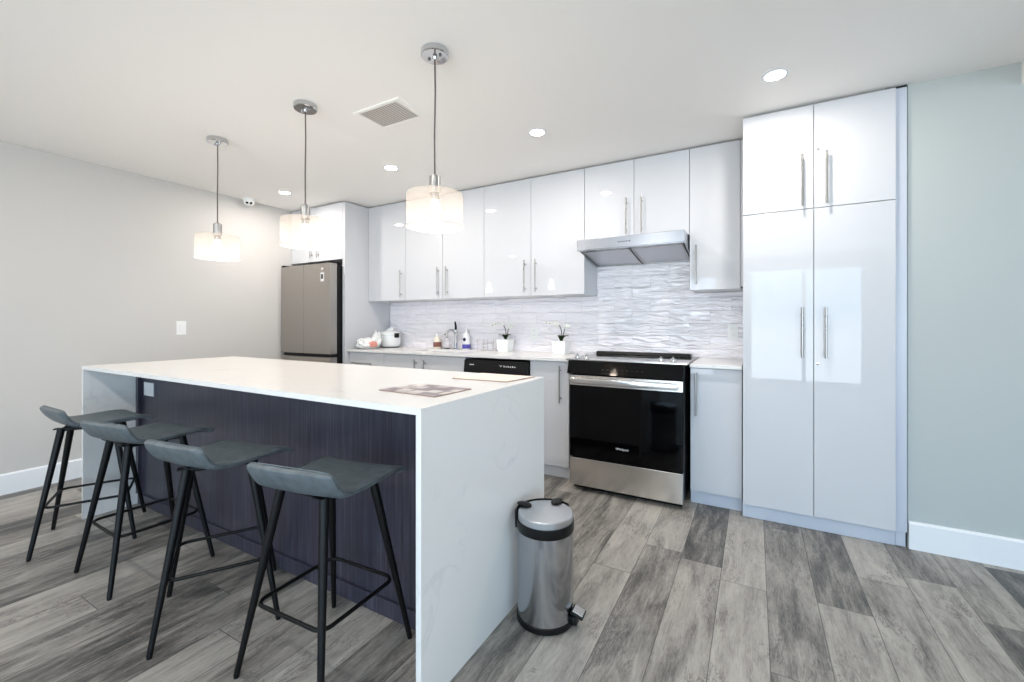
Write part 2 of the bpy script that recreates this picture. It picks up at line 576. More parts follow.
def obj(name, bm, material, parent=None, smooth=False, origin=None):
    """Link bm as one mesh object; vertices are given relative to the parent (or to origin)."""
    me = bpy.data.meshes.new(name)
    if origin is not None:
        bmesh.ops.translate(bm, vec=(-origin[0], -origin[1], -origin[2]), verts=bm.verts)
    bm.to_mesh(me); bm.free()
    me.materials.append(material)
    if smooth:
        for f in me.polygons:
            f.use_smooth = True
        try:
            me.set_sharp_from_angle(angle=math.radians(38))
        except Exception:
            pass
    o = bpy.data.objects.new(name, me)
    COL.objects.link(o)
    if parent is not None:
        o.parent = parent
    if origin is not None:
        o.location = origin
    return o

def thing(name, label, cat, loc=(0, 0, 0), rz=0.0, group=None):
    o = bpy.data.objects.new(name, None)
    o.empty_display_size = 0.1
    COL.objects.link(o)
    o.location = loc
    o.rotation_euler = (0, 0, rz)
    o['label'] = label; o['category'] = cat
    if group:
        o['group'] = group
    return o

def tag(o, label, cat, group=None):
    o['label'] = label; o['category'] = cat
    if group:
        o['group'] = group
    return o

def struct(name, bm, m, parent=None, label=None):
    o = obj(name, bm, m, parent)
    if parent is None:
        o['kind'] = 'structure'
        if label:
            o['label'] = label
    return o

def copy_tree(o, parent=None):
    c = o.copy(); COL.objects.link(c)
    if parent is not None:
        c.parent = parent
    for ch in [x for x in bpy.data.objects if x.parent == o]:
        copy_tree(ch, c)
    return c

def B():
    return bmesh.new()

def text_mesh(txt, size, depth=0.0006):
    cu = bpy.data.curves.new('lettering', 'FONT')
    cu.body = txt; cu.size = size; cu.extrude = depth
    cu.align_x = 'CENTER'; cu.align_y = 'CENTER'
    o = bpy.data.objects.new('lettering', cu)
    COL.objects.link(o)
    dg = bpy.context.evaluated_depsgraph_get()
    me = bpy.data.meshes.new_from_object(o.evaluated_get(dg))
    bpy.data.objects.remove(o)
    b = bmesh.new(); b.from_mesh(me); bpy.data.meshes.remove(me)
    return b

# ------------------------------------------------------------------ room shell
b = B(); box(b, XL - 0.1, XR + 0.1, YB - 0.1, YK + 0.1, -0.1, 0.0); struct('floor', b, M['floor'])
b = B(); box(b, XL - 0.1, XR + 0.1, YB - 0.1, YK + 0.1, CE, CE + 0.1); struct('ceiling', b, M['ceiling'])
b = B(); box(b, XL - 0.1, XL, YB - 0.1, YK + 0.1, 0, CE); struct('wall_left', b, M['wall'])
b = B(); box(b, XL, 0.715, YK, YK + 0.1, 0, CE); struct('wall_back', b, M['wall'])
b = B(); box(b, 0.715, XR, YW, YK + 0.1, 0, CE); struct('wall_right', b, M['wall_cool_light'])
# rear wall and far side wall with window openings
def wall_with_openings(name, horizontal, fixed, lo, hi, wins):
    b = B()
    def bx(a0, a1, z0, z1):
        if horizontal:
            box(b, a0, a1, fixed - 0.1, fixed, z0, z1)
        else:
            box(b, fixed, fixed + 0.1, a0, a1, z0, z1)
    bx(lo, hi, 0, WZ[0]); bx(lo, hi, WZ[1], CE)
    cur = lo
    for a0, a1 in wins:
        bx(cur, a0, WZ[0], WZ[1]); cur = a1
    bx(cur, hi, WZ[0], WZ[1])
    struct(name, b, M['wall'])
wall_with_openings('wall_rear', True, YB, XL, XR, WIN_REAR)
wall_with_openings('wall_side', False, XR, YB, YK, WIN_SIDE)
k = 1
for horizontal, wins in ((True, WIN_REAR), (False, WIN_SIDE)):
    for a0, a1 in wins:
        b = B()
        for (u0, u1, z0, z1) in ((a0, a1, WZ[0], WZ[0] + 0.05), (a0, a1, WZ[1] - 0.05, WZ[1]), (a0, a0 + 0.05, WZ[0], WZ[1]), (a1 - 0.05, a1, WZ[0], WZ[1]),
                                 ((a0 + a1) / 2 - 0.03, (a0 + a1) / 2 + 0.03, WZ[0], WZ[1])):
            if horizontal:
                box(b, u0, u1, YB - 0.08, YB - 0.03, z0, z1)
            else:
                box(b, XR + 0.03, XR + 0.08, u0, u1, z0, z1)
        struct('window_%d' % k, b, M['trim']); k += 1
# dropped bulkhead at the far right under the ceiling
b = B(); box(b, 1.135, XR - 0.01, 1.6, YW - 0.001, 2.365, CE - 0.001); struct('trim_1', b, M['ceiling'])
# baseboards
b = B(); prism(b, [(XL, 0), (XL + 0.016, 0), (XL + 0.016, 0.135), (XL + 0.008, 0.145), (XL, 0.145)], 'Y', YB + 0.01, 2.86); struct('baseboard_left', b, M['trim'])
b = B(); prism(b, [(YW, 0), (YW - 0.017, 0), (YW - 0.017, 0.135), (YW - 0.009, 0.145), (YW, 0.145)], 'X', 0.717, XR - 0.02); struct('baseboard_right', b, M['trim'])

# ------------------------------------------------------------------ cabinet building blocks
def bar_handle(parent, x, y, z0, z1, horizontal=False, x1=None):
    """bar pull standing off the door face at y (door front); axis vertical unless horizontal."""
    b = B()
    r = 0.0058
    yo = y - 0.032
    if horizontal:
        tube(b, [(x, yo, z0), (x1, yo, z0)], r, 12)
        for xx in (x + 0.035, x1 - 0.035):
            tube(b, [(xx, yo, z0), (xx, y, z0)], 0.0045, 10)
    else:
        tube(b, [(x, yo, z0), (x, yo, z1)], r, 12)
        for zz in (z0 + 0.035, z1 - 0.035):
            tube(b, [(x, yo, zz), (x, y, zz)], 0.0045, 10)
    return obj('handle', b, M['nickel'], parent, True)

GAP = 0.0018
def door(parent, x0, x1, y, z0, z1, name='door', t=0.019):
    b = B(); box(b, x0 + GAP, x1 - GAP, y, y + t, z0, z1, 0.0012)
    return obj(name, b, M['gloss'], parent)

def carcass(parent, x0, x1, y0, y1, z0, z1):
    b = B(); box(b, x0 + 0.0008, x1 - 0.0008, y0, y1, z0, z1, 0.0008)
    return obj('body', b, M['carcass'], parent)

# ------------------------------------------------------------------ upper cabinets
YU = 3.35
UZ0, UZ1 = 1.44, 2.462
def upper(label, x0, x1, doors, z0=UZ0, hz=(1.468, 1.752), last=False, first=False):
    t = thing('upper_cabinet', label, 'cabinet', ((x0 + x1) / 2, YU + 0.165, z0), group='wall cabinets')
    ox, oy, oz = t.location
    def L(b, n, m, s=False, par=t):
        bmesh.ops.translate(b, vec=(-ox, -oy, -oz), verts=b.verts)
        return obj(n, b, m, par, s)
    b = B(); box(b, x0 + 0.0005, x1 - 0.0005, YU + 0.021, YK - 0.003, z0 + 0.012, UZ1, 0.0008); L(b, 'body', M['carcass'])
    b = B(); box(b, x0 + 0.001, x1 - 0.001, YU + 0.03, YU + 0.31, z0 + 0.001, z0 + 0.0115); L(b, 'bottom_panel', M['carcass'])
    for (a0, a1, hx) in doors:
        b = B(); box(b, a0 + GAP, a1 - GAP, YU, YU + 0.019, z0, UZ1, 0.0012); d = L(b, 'door', M['gloss'])
        b = B()
        r = 0.0058; yo = YU - 0.034
        tube(b, [(hx, yo, hz[0]), (hx, yo, hz[1])], r, 12)
        for zz in (hz[0] + 0.035, hz[1] - 0.035):
            tube(b, [(hx, yo, zz), (hx, YU, zz)], 0.0045, 10)
        L(b, 'handle', M['nickel'], True, d)
    return t, L
upper('glossy white single-door wall cabinet, leftmost, against the tall fridge panel', -3.69, -3.151, [(-3.69, -3.151, -3.20)])
upper('glossy white two-door wall cabinet, middle left, partly behind the nearest pendant lamp', -3.151, -2.182, [(-3.151, -2.667, -2.712), (-2.667, -2.182, -2.605)])
upper('glossy white two-door wall cabinet hanging just left of the range hood', -2.182, -1.207, [(-2.182, -1.695, -1.748), (-1.695, -1.207, -1.642)])
upper('short glossy white two-door wall cabinet directly above the range hood', -1.207, -0.41, [(-1.207, -0.808, -0.862), (-0.808, -0.41, -0.748)], z0=1.845, hz=(1.885, 2.166))
t, L = upper('narrow glossy white single-door wall cabinet between range hood and tall pantry', -0.41, -0.068, [(-0.41, -0.083, -0.363)], hz=(1.478, 1.76))
b = B(); box(b, -0.0815, -0.0695, YU + 0.001, YU + 0.02, 1.452, UZ1, 0.001); L(b, 'filler_strip', M['gloss'])
b = B(); box(b, -0.081, -0.069, YU + 0.0, YU + 0.02, 1.437, 1.451, 0.001); L(b, 'bracket', M['blackplastic'])

# ------------------------------------------------------------------ tall pantry cabinet
t = thing('pantry_cabinet', 'floor-to-ceiling glossy white four-door pantry cabinet with long bar handles', 'cabinet', (0.32, 3.36, 0))
def T(b, n, m, s=False, par=None):
    bmesh.ops.translate(b, vec=(-0.32, -3.36, 0), verts=b.verts)
    return obj(n, b, m, par or t, s)
YP = 3.018
b = B(); box(b, -0.062, 0.658, YP + 0.021, YK - 0.003, 0.082, 2.464, 0.0008); T(b, 'body', M['carcass'])
b = B(); box(b, -0.0645, 0.662, YP + 0.024, YP + 0.044, 0.001, 0.081, 0.001); T(b, 'toe_kick', M['film'])
b = B(); box(b, 0.664, 0.706, YP + 0.03, YP + 0.05, 0.001, 0.082, 0.001); T(b, 'toe_kick_return', M['film'])
b = B(); box(b, 0.6625, 0.709, YP + 0.016, YP + 0.45, 0.084, 2.462, 0.001); T(b, 'filler_strip', M['film'])
b = B(); box(b, 0.62, 0.709, YP + 0.018, YP + 0.1, 2.4645, 2.4735); T(b, 'shadow_gap_strip', M['darkgap'])
for (x0, x1, z0, z1, hx, hz0, hz1) in ((-0.064, 0.298, 1.866, 2.463, 0.241, 1.878, 2.176), (0.298, 0.662, 1.866, 2.463, 0.356, 1.878, 2.176),
                                       (-0.064, 0.298, 0.085, 1.862, 0.241, 1.0, 1.292), (0.298, 0.662, 0.085, 1.862, 0.352, 1.0, 1.292)):
    b = B(); box(b, x0 + GAP, x1 - GAP, YP, YP + 0.019, z0, z1, 0.0012); d = T(b, 'door', M['gloss'])
    b = B(); yo = YP - 0.034
    tube(b, [(hx, yo, hz0), (hx, yo, hz1)], 0.0062, 12)
    for zz in (hz0 + 0.04, hz1 - 0.04):
        tube(b, [(hx, yo, zz), (hx, YP, zz)], 0.0048, 10)
    T(b, 'handle', M['nickel'], True, d)
    if x0 > 0:
        zz = hz1 + 0.02 if z0 > 1 else hz0 - 0.03
        b = B(); lathe(b, [(0.009, 0), (0.009, 0.003), (0.006, 0.004), (0, 0.004)], 20, mtx=Matrix.Rotation(PI / 2, 4, 'X'))
        bmesh.ops.translate(b, vec=(0.316, YP, zz), verts=b.verts)
        T(b, 'lock', M['chrome'], True, d)

# ------------------------------------------------------------------ base cabinets
YBASE = 3.09
KY = 3.112
BZ0, BZ1 = 0.088, 0.903
def base(label, x0, x1, name='base_cabinet', fronts=(), depth=0.585):
    t = thing(name, label, 'cabinet', ((x0 + x1) / 2, YBASE + 0.3, 0), group='base cabinets')
    ox, oy, oz = t.location
    def L(b, n, m, s=False, par=t):
        bmesh.ops.translate(b, vec=(-ox, -oy, -oz), verts=b.verts)
        return obj(n, b, m, par, s)
    b = B(); box(b, x0 + 0.0008, x1 - 0.0008, YBASE + 0.021, YK - 0.003, BZ0 - 0.003, BZ1 + 0.003, 0.0008); L(b, 'body', M['carcass'])
    b = B(); box(b, x0 + 0.0008, x1 - 0.0008, KY, KY + 0.018, 0.001, BZ0 - 0.004, 0.001); L(b, 'toe_kick', M['film'] if x0 > -0.5 else M['gloss'])
    for f in fronts:
        kind, a0, a1, z0, z1 = f[:5]
        b = B(); box(b, a0 + GAP, a1 - GAP, YBASE, YBASE + 0.019, z0, z1, 0.0012); d = L(b, kind, M['gloss'])
        b = B(); yo = YBASE - 0.034
        if kind == 'door':
            hx, h0, h1 = f[5:]
            tube(b, [(hx, yo, h0), (hx, yo, h1)], 0.0058, 12)
            for zz in (h0 + 0.035, h1 - 0.035):
                tube(b, [(hx, yo, zz), (hx, YBASE, zz)], 0.0045, 10)
        else:
            hz, h0, h1 = f[5:]
            tube(b, [(h0, yo, hz), (h1, yo, hz)], 0.0058, 12)
            for xx in (h0 + 0.04, h1 - 0.04):
                tube(b, [(xx, yo, hz), (xx, YBASE, hz)], 0.0045, 10)
        L(b, 'handle', M['nickel'], True, d)
    return t
base('glossy white drawer base cabinet beside the tall fridge panel', -3.69, -3.19, fronts=[('drawer', -3.69, -3.19, 0.71, BZ1, 0.795, -3.62, -3.335), ('drawer', -3.69, -3.19, 0.40, 0.706, 0.6, -3.58, -3.295), ('drawer', -3.69, -3.19, BZ0, 0.396, 0.29, -3.58, -3.295)])
base('glossy white two-door sink base cabinet left of the dishwasher', -3.19, -2.203, fronts=[('door', -3.19, -2.713, BZ0, BZ1, -2.767, 0.58, 0.864), ('door', -2.713, -2.203, BZ0, BZ1, -2.655, 0.58, 0.864)])
base('glossy white single-door base cabinet between dishwasher and oven range', -1.572, -1.236, fronts=[('door', -1.572, -1.236, BZ0, BZ1, -1.304, 0.587, 0.871)])
base('glossy white single-door base cabinet between oven range and tall pantry', -0.374, -0.068, fronts=[('door', -0.374, -0.068, BZ0, BZ1, -0.337, 0.59, 0.872)])

# countertops
CZ0, CZ1 = 0.908, 0.93
YC = 3.062
SX0, SX1, SY0, SY1 = -3.02, -2.40, 3.22, 3.54
b = B()
box(b, -3.69, SX0, YC, 3.668, CZ0, CZ1); box(b, SX1, -1.236, YC, 3.668, CZ0, CZ1)
box(b, SX0, SX1, YC, SY0, CZ0, CZ1); box(b, SX0, SX1, SY1, 3.668, CZ0, CZ1)
tag(obj('countertop', b, M['quartz']), 'long white quartz kitchen countertop with the sink cut into it', 'countertop')
b = B(); box(b, -0.374, -0.068, YC, 3.668, CZ0, CZ1, 0.0015)
tag(obj('countertop', b, M['quartz']), 'short white quartz countertop piece right of the oven range', 'countertop')

# backsplash
b = B(); box(b, -3.688, -0.066, 3.669, 3.6795, 0.931, 1.438)
box(b, -1.2065, -0.411, 3.669, 3.6795, 1.438, 1.70)
o = tag(obj('backsplash', b, M['tile']), 'glossy white rippled tile backsplash between counter and wall cabinets', 'backsplash')

# outlets and switch
def plate(label, loc, w, h, axis, cat='outlet', kind='outlet'):
    t = thing('wall_outlet' if kind == 'outlet' else 'light_switch', label, cat, loc, group=None)
    b = B()
    if axis == 'Y':
        box(b, -w / 2, w / 2, -0.005, 0, -h / 2, h / 2, 0.002)
    else:
        box(b, 0, 0.005, -w / 2, w / 2, -h / 2, h / 2, 0.002)
    obj('cover_plate', b, M['white_plastic'], t)
    n = 1 if kind == 'switch' else 2
    for i in range(n):
        zc = 0 if n == 1 else (-0.021 + 0.042 * i)
        hh = 0.034 if n == 1 else 0.014
        b = B()
        if axis == 'Y':
            box(b, -0.016, 0.016, -0.008, -0.0045, zc - hh, zc + hh, 0.002)
        else:
            box(b, 0.0045, 0.008, -0.016, 0.016, zc - hh, zc + hh, 0.002)
        f = obj('rocker' if kind == 'switch' else 'socket', b, M['white_plastic'], t)
        if kind == 'outlet':
            b = B()
            for sx in (-0.006, 0.006):
                if axis == 'Y':
                    box(b, sx - 0.001, sx + 0.001, -0.0085, -0.0075, zc - 0.004, zc + 0.004)
            obj('slots', b, M['grey_print'], f)
    return t
plate('white duplex outlet on the backsplash between the two potted orchids', (-1.82, 3.6685, 1.108), 0.075, 0.118, 'Y')
plate('white duplex outlet on the backsplash beside the tall pantry', (-0.142, 3.6685, 1.134), 0.075, 0.118, 'Y')
plate('white rocker light switch on the plain grey left wall', (XL, 1.96, 1.157), 0.078, 0.125, 'X', 'light switch', 'switch')

# ------------------------------------------------------------------ fridge alcove: side panel, cabinet above, refrigerator
b = B(); box(b, -3.732, -3.692, 3.04, YK - 0.003, 0.001, 2.462, 0.001)
tag(obj('side_panel', b, M['gloss']), 'tall glossy white panel standing between refrigerator and counter', 'panel')
t = thing('upper_cabinet', 'glossy white two-door cabinet above the refrigerator', 'cabinet', (-4.16, 3.3, 1.87), group='wall cabinets')
def F(b, n, m, s=False, par=None):
    bmesh.ops.translate(b, vec=(4.16, -3.3, -1.87), verts=b.verts)
    return obj(n, b, m, par or t, s)
b = B(); box(b, -4.585, -3.734, 3.061, YK - 0.003, 1.872, 2.462, 0.001); F(b, 'body', M['carcass'])
for a0, a1, hx in ((-4.587, -4.16, -4.215), (-4.16, -3.734, -4.105)):
    b = B(); box(b, a0 + GAP, a1 - GAP, 3.04, 3.059, 1.87, 2.462, 0.0012); d = F(b, 'door', M['gloss'])
    b = B(); tube(b, [(hx, 3.006, 1.905), (hx, 3.006, 2.19)], 0.0058, 12)
    for zz in (1.94, 2.155):
        tube(b, [(hx, 3.006, zz), (hx, 3.04, zz)], 0.0045, 10)
    F(b, 'handle', M['nickel'], True, d)

t = thing('refrigerator', 'brushed steel french-door refrigerator in the white alcove by the left wall', 'refrigerator', (-4.16, 3.28, 0))
def F(b, n, m, s=False, par=None):
    bmesh.ops.translate(b, vec=(4.16, -3.28, 0), verts=b.verts)
    return obj(n, b, m, par or t, s)
b = B(); box(b, -4.555, -3.742, 2.99, 3.62, 0.03, 1.80, 0.004); F(b, 'body', M['blackplastic'])
b = B(); box(b, -4.56, -3.765, 2.97, 3.02, 0.001, 0.03); F(b, 'base_grille', M['blackplastic'])
def bowed_front(x0, x1, z0, z1, y0=2.90, yb=2.982, bow=0.012):
    n = 10
    poly = [(x0, yb)]
    poly += [(x0 + (x1 - x0) * i / n, y0 - bow * math.sin(PI * ((x0 + (x1 - x0) * i / n) + 4.572) / 0.82) ) for i in range(n + 1)]
    poly += [(x1, yb)]
    b = B(); prism(b, poly, 'Z', z0, z1, 0.003)
    return b
for a0, a1, side in ((-4.555, -4.152, 'left'), (-4.148, -3.742, 'right')):
    d = F(bowed_front(a0, a1, 0.885, 1.815), 'door', M['fridge'])
    if side == 'right':
        b = B(); lathe(b, [(0.013, 0), (0.013, 0.003), (0, 0.004)], 20, mtx=Matrix.Rotation(PI / 2, 4, 'X'))
        bmesh.ops.translate(b, vec=(-3.86, 2.897, 1.76), verts=b.verts); F(b, 'round_badge', M['white_mark'], True, d)
        b = B(); box(b, -3.885, -3.835, 2.8935, 2.898, 1.63, 1.72, 0.001); lb = F(b, 'energy_sticker', M['white_mark'], False, d)
        b = B(); box(b, -3.877, -3.843, 2.8929, 2.8934, 1.655, 1.705); F(b, 'sticker_print', M['grey_print'], False, d)
b = bowed_front(-4.555, -3.742, 0.05, 0.85); fd = F(b, 'freezer_drawer', M['fridge'])
b = B(); box(b, -4.55, -3.75, 2.93, 2.985, 0.851, 0.884); F(b, 'handle_recess', M['blackplastic'])
b = B(); tube(b, [(-4.53, 2.862, 0.80), (-3.79, 2.862, 0.80)], 0.011, 12)
for xx in (-4.5, -3.82):
    tube(b, [(xx, 2.862, 0.80), (xx, 2.897, 0.80)], 0.008, 10)
F(b, 'handle', M['steelX'], True, fd)
b = B(); box(b, -3.79, -3.745, 2.90, 3.02, 1.8155, 1.835, 0.003); F(b, 'hinge_cover', M['blackplastic'])
b = B(); box(b, -4.552, -4.507, 2.90, 3.02, 1.8155, 1.835, 0.003); F(b, 'hinge_cover', M['blackplastic'])

# ------------------------------------------------------------------ dishwasher
t = thing('dishwasher', 'black dishwasher under the counter, mostly hidden behind the island', 'dishwasher', (-1.903, 3.36, 0))
def F(b, n, m, s=False, par=None):
    bmesh.ops.translate(b, vec=(1.903, -3.36, 0), verts=b.verts)
    return obj(n, b, m, par or t, s)
b = B(); box(b, -2.2, -1.577, 3.10, 3.66, 0.09, 0.888, 0.002); F(b, 'body', M['blackplastic'])
b = B(); box(b, -2.2, -1.577, 3.135, 3.15, 0.002, 0.088); F(b, 'toe_kick', M['blackplastic'])
b = B(); box(b, -2.2, -1.577, 3.06, 3.098, 0.10, 0.765, 0.003); d = F(b, 'door', M['blackgloss'])
b = B(); prism(b, [(3.052, 0.77), (3.098, 0.77), (3.098, 0.885), (3.066, 0.885)], 'X', -2.2, -1.577, 0.002); cp = F(b, 'control_panel', M['blackplastic'])
b = B(); box(b, -2.14, -2.095, 3.0565, 3.058, 0.843, 0.85); F(b, 'emblem', M['white_mark'], False, cp)
b = B()
for i in range(6):
    box(b, -1.80 + i * 0.02, -1.79 + i * 0.02, 3.0562, 3.058, 0.838, 0.85 - 0.003 * (i % 2))
prism(b, [(-1.84, 0.853), (-1.826, 0.838), (-1.812, 0.853), (-1.816, 0.853), (-1.826, 0.843), (-1.836, 0.853)], 'Y', 3.0562, 3.058)
F(b, 'indicator_marks', M['white_mark'], False, cp)

# ------------------------------------------------------------------ oven range
RX0, RX1 = -1.168, -0.398
t = thing('oven_range', 'slide-in electric range with black glass oven door and steel drawer', 'oven', (-0.783, 3.3, 0))
def F(b, n, m, s=False, par=None):
    bmesh.ops.translate(b, vec=(0.783, -3.3, 0), verts=b.verts)
    return obj(n, b, m, par or t, s)
b = B(); box(b, RX0 + 0.003, RX1 - 0.001, 2.975, 3.64, 0.05, 0.9, 0.002); F(b, 'body', M['blackplastic'])
for xx in (RX0 + 0.06, RX1 - 0.06):
    for yy in (3.03, 3.58):
        b = B(); lathe(b, [(0.018, 0.0), (0.018, 0.01), (0.01, 0.012), (0.01, 0.052)], 16, xx, yy, 0.0005)
        F(b, 'foot', M['blackplastic'], True)
# cooktop
b = B(); box(b, -1.212, -0.378, 2.985, 3.625, 0.9305, 0.938, 0.002); ct = F(b, 'cooktop', M['blackgloss'])
b = B(); box(b, -1.214, -0.376, 2.965, 3.06, 0.9308, 0.9415, 0.002); tp = F(b, 'front_trim', M['steelX'])
b = B(); box(b, RX0, RX1, 2.972, 3.04, 0.895, 0.9303); F(b, 'trim_support', M['blackplastic'])
for (cx, cy, r) in ((-1.0, 3.2, 0.10), (-0.58, 3.2, 0.115), (-1.0, 3.46, 0.08), (-0.58, 3.46, 0.09)):
    b = B()
    lathe(b, [(r - 0.002, 0.0), (r, 0.0), (r, 0.0004), (r - 0.002, 0.0004), (r - 0.002, 0.0)], 48, cx, cy, 0.9383, cap=False)
    F(b, 'burner_ring', M['grey_print'], True, ct)
b = B(); prism(b, [(3.575, 0.9385), (3.66, 0.9385), (3.66, 0.960), (3.60, 0.963), (3.585, 0.960)], 'X', -1.185, -0.43, 0.004); F(b, 'rear_vent', M['blackplastic'])
b = B()
for i in range(18):
    x = -1.12 + i * 0.038
    box(b, x, x + 0.024, 3.586, 3.592, 0.950, 0.9545)
F(b, 'vent_slots', M['darkgap'])
# control panel: sloped black glass
b = B(); prism(b, [(2.958, 0.9295), (2.925, 0.838), (2.972, 0.838), (2.972, 0.9295)], 'X', RX0 - 0.02, RX1 + 0.002, 0.002); cp = F(b, 'control_panel', M['blackgloss'])
for i in range(9):
    b = B(); box(b, -0.93 + i * 0.034, -0.918 + i * 0.034, 2.9335, 2.936, 0.874, 0.8765)
    F(b, 'touch_mark', M['grey_print'], False, cp)
# knobs on the sloped steel deck
for kx in (-1.135, -1.065, -0.545, -0.468):
    b = B()
    R = Matrix.Rotation(math.radians(18), 4, 'X')
    lathe(b, [(0.024, 0), (0.024, 0.004), (0.019, 0.006), (0.0175, 0.022), (0.015, 0.026), (0, 0.027)], 28, mtx=R)
    bb = B(); box(bb, -0.0035, 0.0035, -0.018, 0.018, 0.02, 0.036, 0.0015); merge(b, bb, R)
    bmesh.ops.translate(b, vec=(kx, 3.0, 0.9395), verts=b.verts)
    F(b, 'knob', M['steelX'], True)
# oven door
b = B(); box(b, RX0, RX1, 2.93, 2.974, 0.243, 0.832, 0.004); dr = F(b, 'oven_door', M['blackgloss'])
b = B(); box(b, RX0 - 0.001, RX1 + 0.001, 2.925, 2.9295, 0.757, 0.828, 0.0015); rl = F(b, 'top_rail', M['steelX'], False, dr)
b = B()
box(b, RX0 + 0.022, RX1 - 0.028, 2.886, 2.898, 0.772, 0.812, 0.004)
for xx in (RX0 + 0.022, RX1 - 0.043):
    box(b, xx, xx + 0.016, 2.897, 2.926, 0.774, 0.81, 0.003)
F(b, 'handle', M['steelX'], True, dr)
b = text_mesh('Whirlpool', 0.021)
bmesh.ops.transform(b, matrix=Matrix.Translation((-0.787, 2.9292, 0.338)) @ Matrix.Rotation(PI / 2, 4, 'X'), verts=b.verts)
F(b, 'lettering', M['white_mark'], False, dr)
b = B(); box(b, RX0 + 0.0, RX1 + 0.0, 2.927, 2.974, 0.040, 0.236, 0.003); F(b, 'storage_drawer', M['steelX'])
b = B(); box(b, RX0 + 0.01, RX1 - 0.01, 2.99, 3.0, 0.004, 0.05); F(b, 'kick_plate', M['blackplastic'])

# ------------------------------------------------------------------ range hood
t = thing('range_hood', 'slim stainless under-cabinet range hood above the cooking range', 'range hood', (-0.8, 3.4, 1.69))
def F(b, n, m, s=False, par=None):
    bmesh.ops.translate(b, vec=(0.8, -3.4, -1.69), verts=b.verts)
    return obj(n, b, m, par or t, s)
HX0, HX1 = -1.195, -0.417
# shell: front face, top, two side walls, back
b = B()
box(b, HX0, HX1, 3.15, 3.165, 1.762, 1.842, 0.002)                       # front
box(b, HX0, HX1, 3.165, 3.665, 1.832, 1.842)                              # top
box(b, HX0, HX1, 3.150, 3.185, 1.757, 1.7615)                             # lip under the front
for xs in (HX0, HX1 - 0.008):
    prism(b, [(3.165, 1.762), (3.665, 1.69), (3.665, 1.832), (3.165, 1.832)], 'X', xs, xs + 0.008)
box(b, HX0, HX1, 3.655, 3.665, 1.69, 1.832)
F(b, 'shell', M['hood'])
b = B(); prism(b, [(3.185, 1.768), (3.655, 1.70), (3.655, 1.712), (3.185, 1.78)], 'X', HX0 + 0.009, HX1 - 0.009); F(b, 'inner_panel', M['blackplastic'])
for a0, a1 in ((HX0 + 0.02, -0.812), (-0.80, HX1 - 0.02)):
    b = B(); prism(b, [(3.21, 1.7585), (3.645, 1.6955), (3.645, 1.7005), (3.21, 1.7635)], 'X', a0, a1, 0.001)
    f = F(b, 'grease_filter', M['filter'])
    b = B()
    def zz(y): return 1.757 - (y - 3.21) * (0.063 / 0.435)
    for y0, y1 in ((3.21, 3.224), (3.631, 3.645)):
        prism(b, [(y0, zz(y0)), (y1, zz(y1)), (y1, zz(y1) - 0.004), (y0, zz(y0) - 0.004)], 'X', a0, a1)
    for s0, s1 in ((a0, a0 + 0.012), (a1 - 0.012, a1)):
        prism(b, [(3.21, zz(3.21)), (3.645, zz(3.645)), (3.645, zz(3.645) - 0.004), (3.21, zz(3.21) - 0.004)], 'X', s0, s1)
    F(b, 'filter_frame', M['nickel'], False, f)
for i in range(5):
    b = B(); lathe(b, [(0.0048, 0), (0.0048, 0.003), (0, 0.0035)], 14, mtx=Matrix.Rotation(PI / 2, 4, 'X'))
    bmesh.ops.translate(b, vec=(-0.872 + i * 0.02, 3.15, 1.80), verts=b.verts); F(b, 'button', M['grey_print'], True)

# ------------------------------------------------------------------ sink, faucet
t = thing('sink', 'undermount stainless sink basin set into the long counter', 'sink', ((SX0 + SX1) / 2, (SY0 + SY1) / 2, 0.72))
b = B()
def sink_shell(b):
    w = 0.003
    x0, x1, y0, y1 = (SX0 - SX1) / 2 + 0.001, (SX1 - SX0) / 2 - 0.001, (SY0 - SY1) / 2 + 0.001, (SY1 - SY0) / 2 - 0.001
    z0, z1 = 0.0, 0.172
    box(b, x0, x1, y0, y1, z0, z0 + w)
    box(b, x0, x0 + w, y0, y1, z0, z1); box(b, x1 - w, x1, y0, y1, z0, z1)
    box(b, x0, x1, y0, y0 + w, z0, z1); box(b, x0, x1, y1 - w, y1, z0, z1)
sink_shell(b); obj('basin', b, M['steelX'], t)
b = B(); lathe(b, [(0, 0), (0.045, 0), (0.045, 0.003), (0.03, 0.001), (0, 0.001)], 28, 0, 0, 0.0035); obj('drain', b, M['chrome'], t, True)

t = thing('kitchen_faucet', 'chrome single-lever kitchen faucet behind the sink, among the bottles', 'faucet', (-2.70, 3.61, 0.9305))
b = B(); lathe(b, [(0.028, 0), (0.028, 0.008), (0.02, 0.014), (0.018, 0.15), (0.021, 0.16), (0.021, 0.195), (0.012, 0.205), (0, 0.205)], 28); obj('body', b, M['chrome'], t, True)
b = B(); p = smooth_path([(0, 0, 0.165), (-0.01, -0.04, 0.20), (-0.02, -0.09, 0.20), (-0.025, -0.12, 0.17), (-0.025, -0.125, 0.13)], 3)
tube(b, p, 0.012, 14); obj('spout', b, M['chrome'], t, True)
b = B(); tube(b, [(0, 0, 0.20), (0.008, -0.01, 0.235), (0.014, -0.03, 0.285)], [0.013, 0.012, 0.009], 12); obj('lever', b, M['black'], t, True)

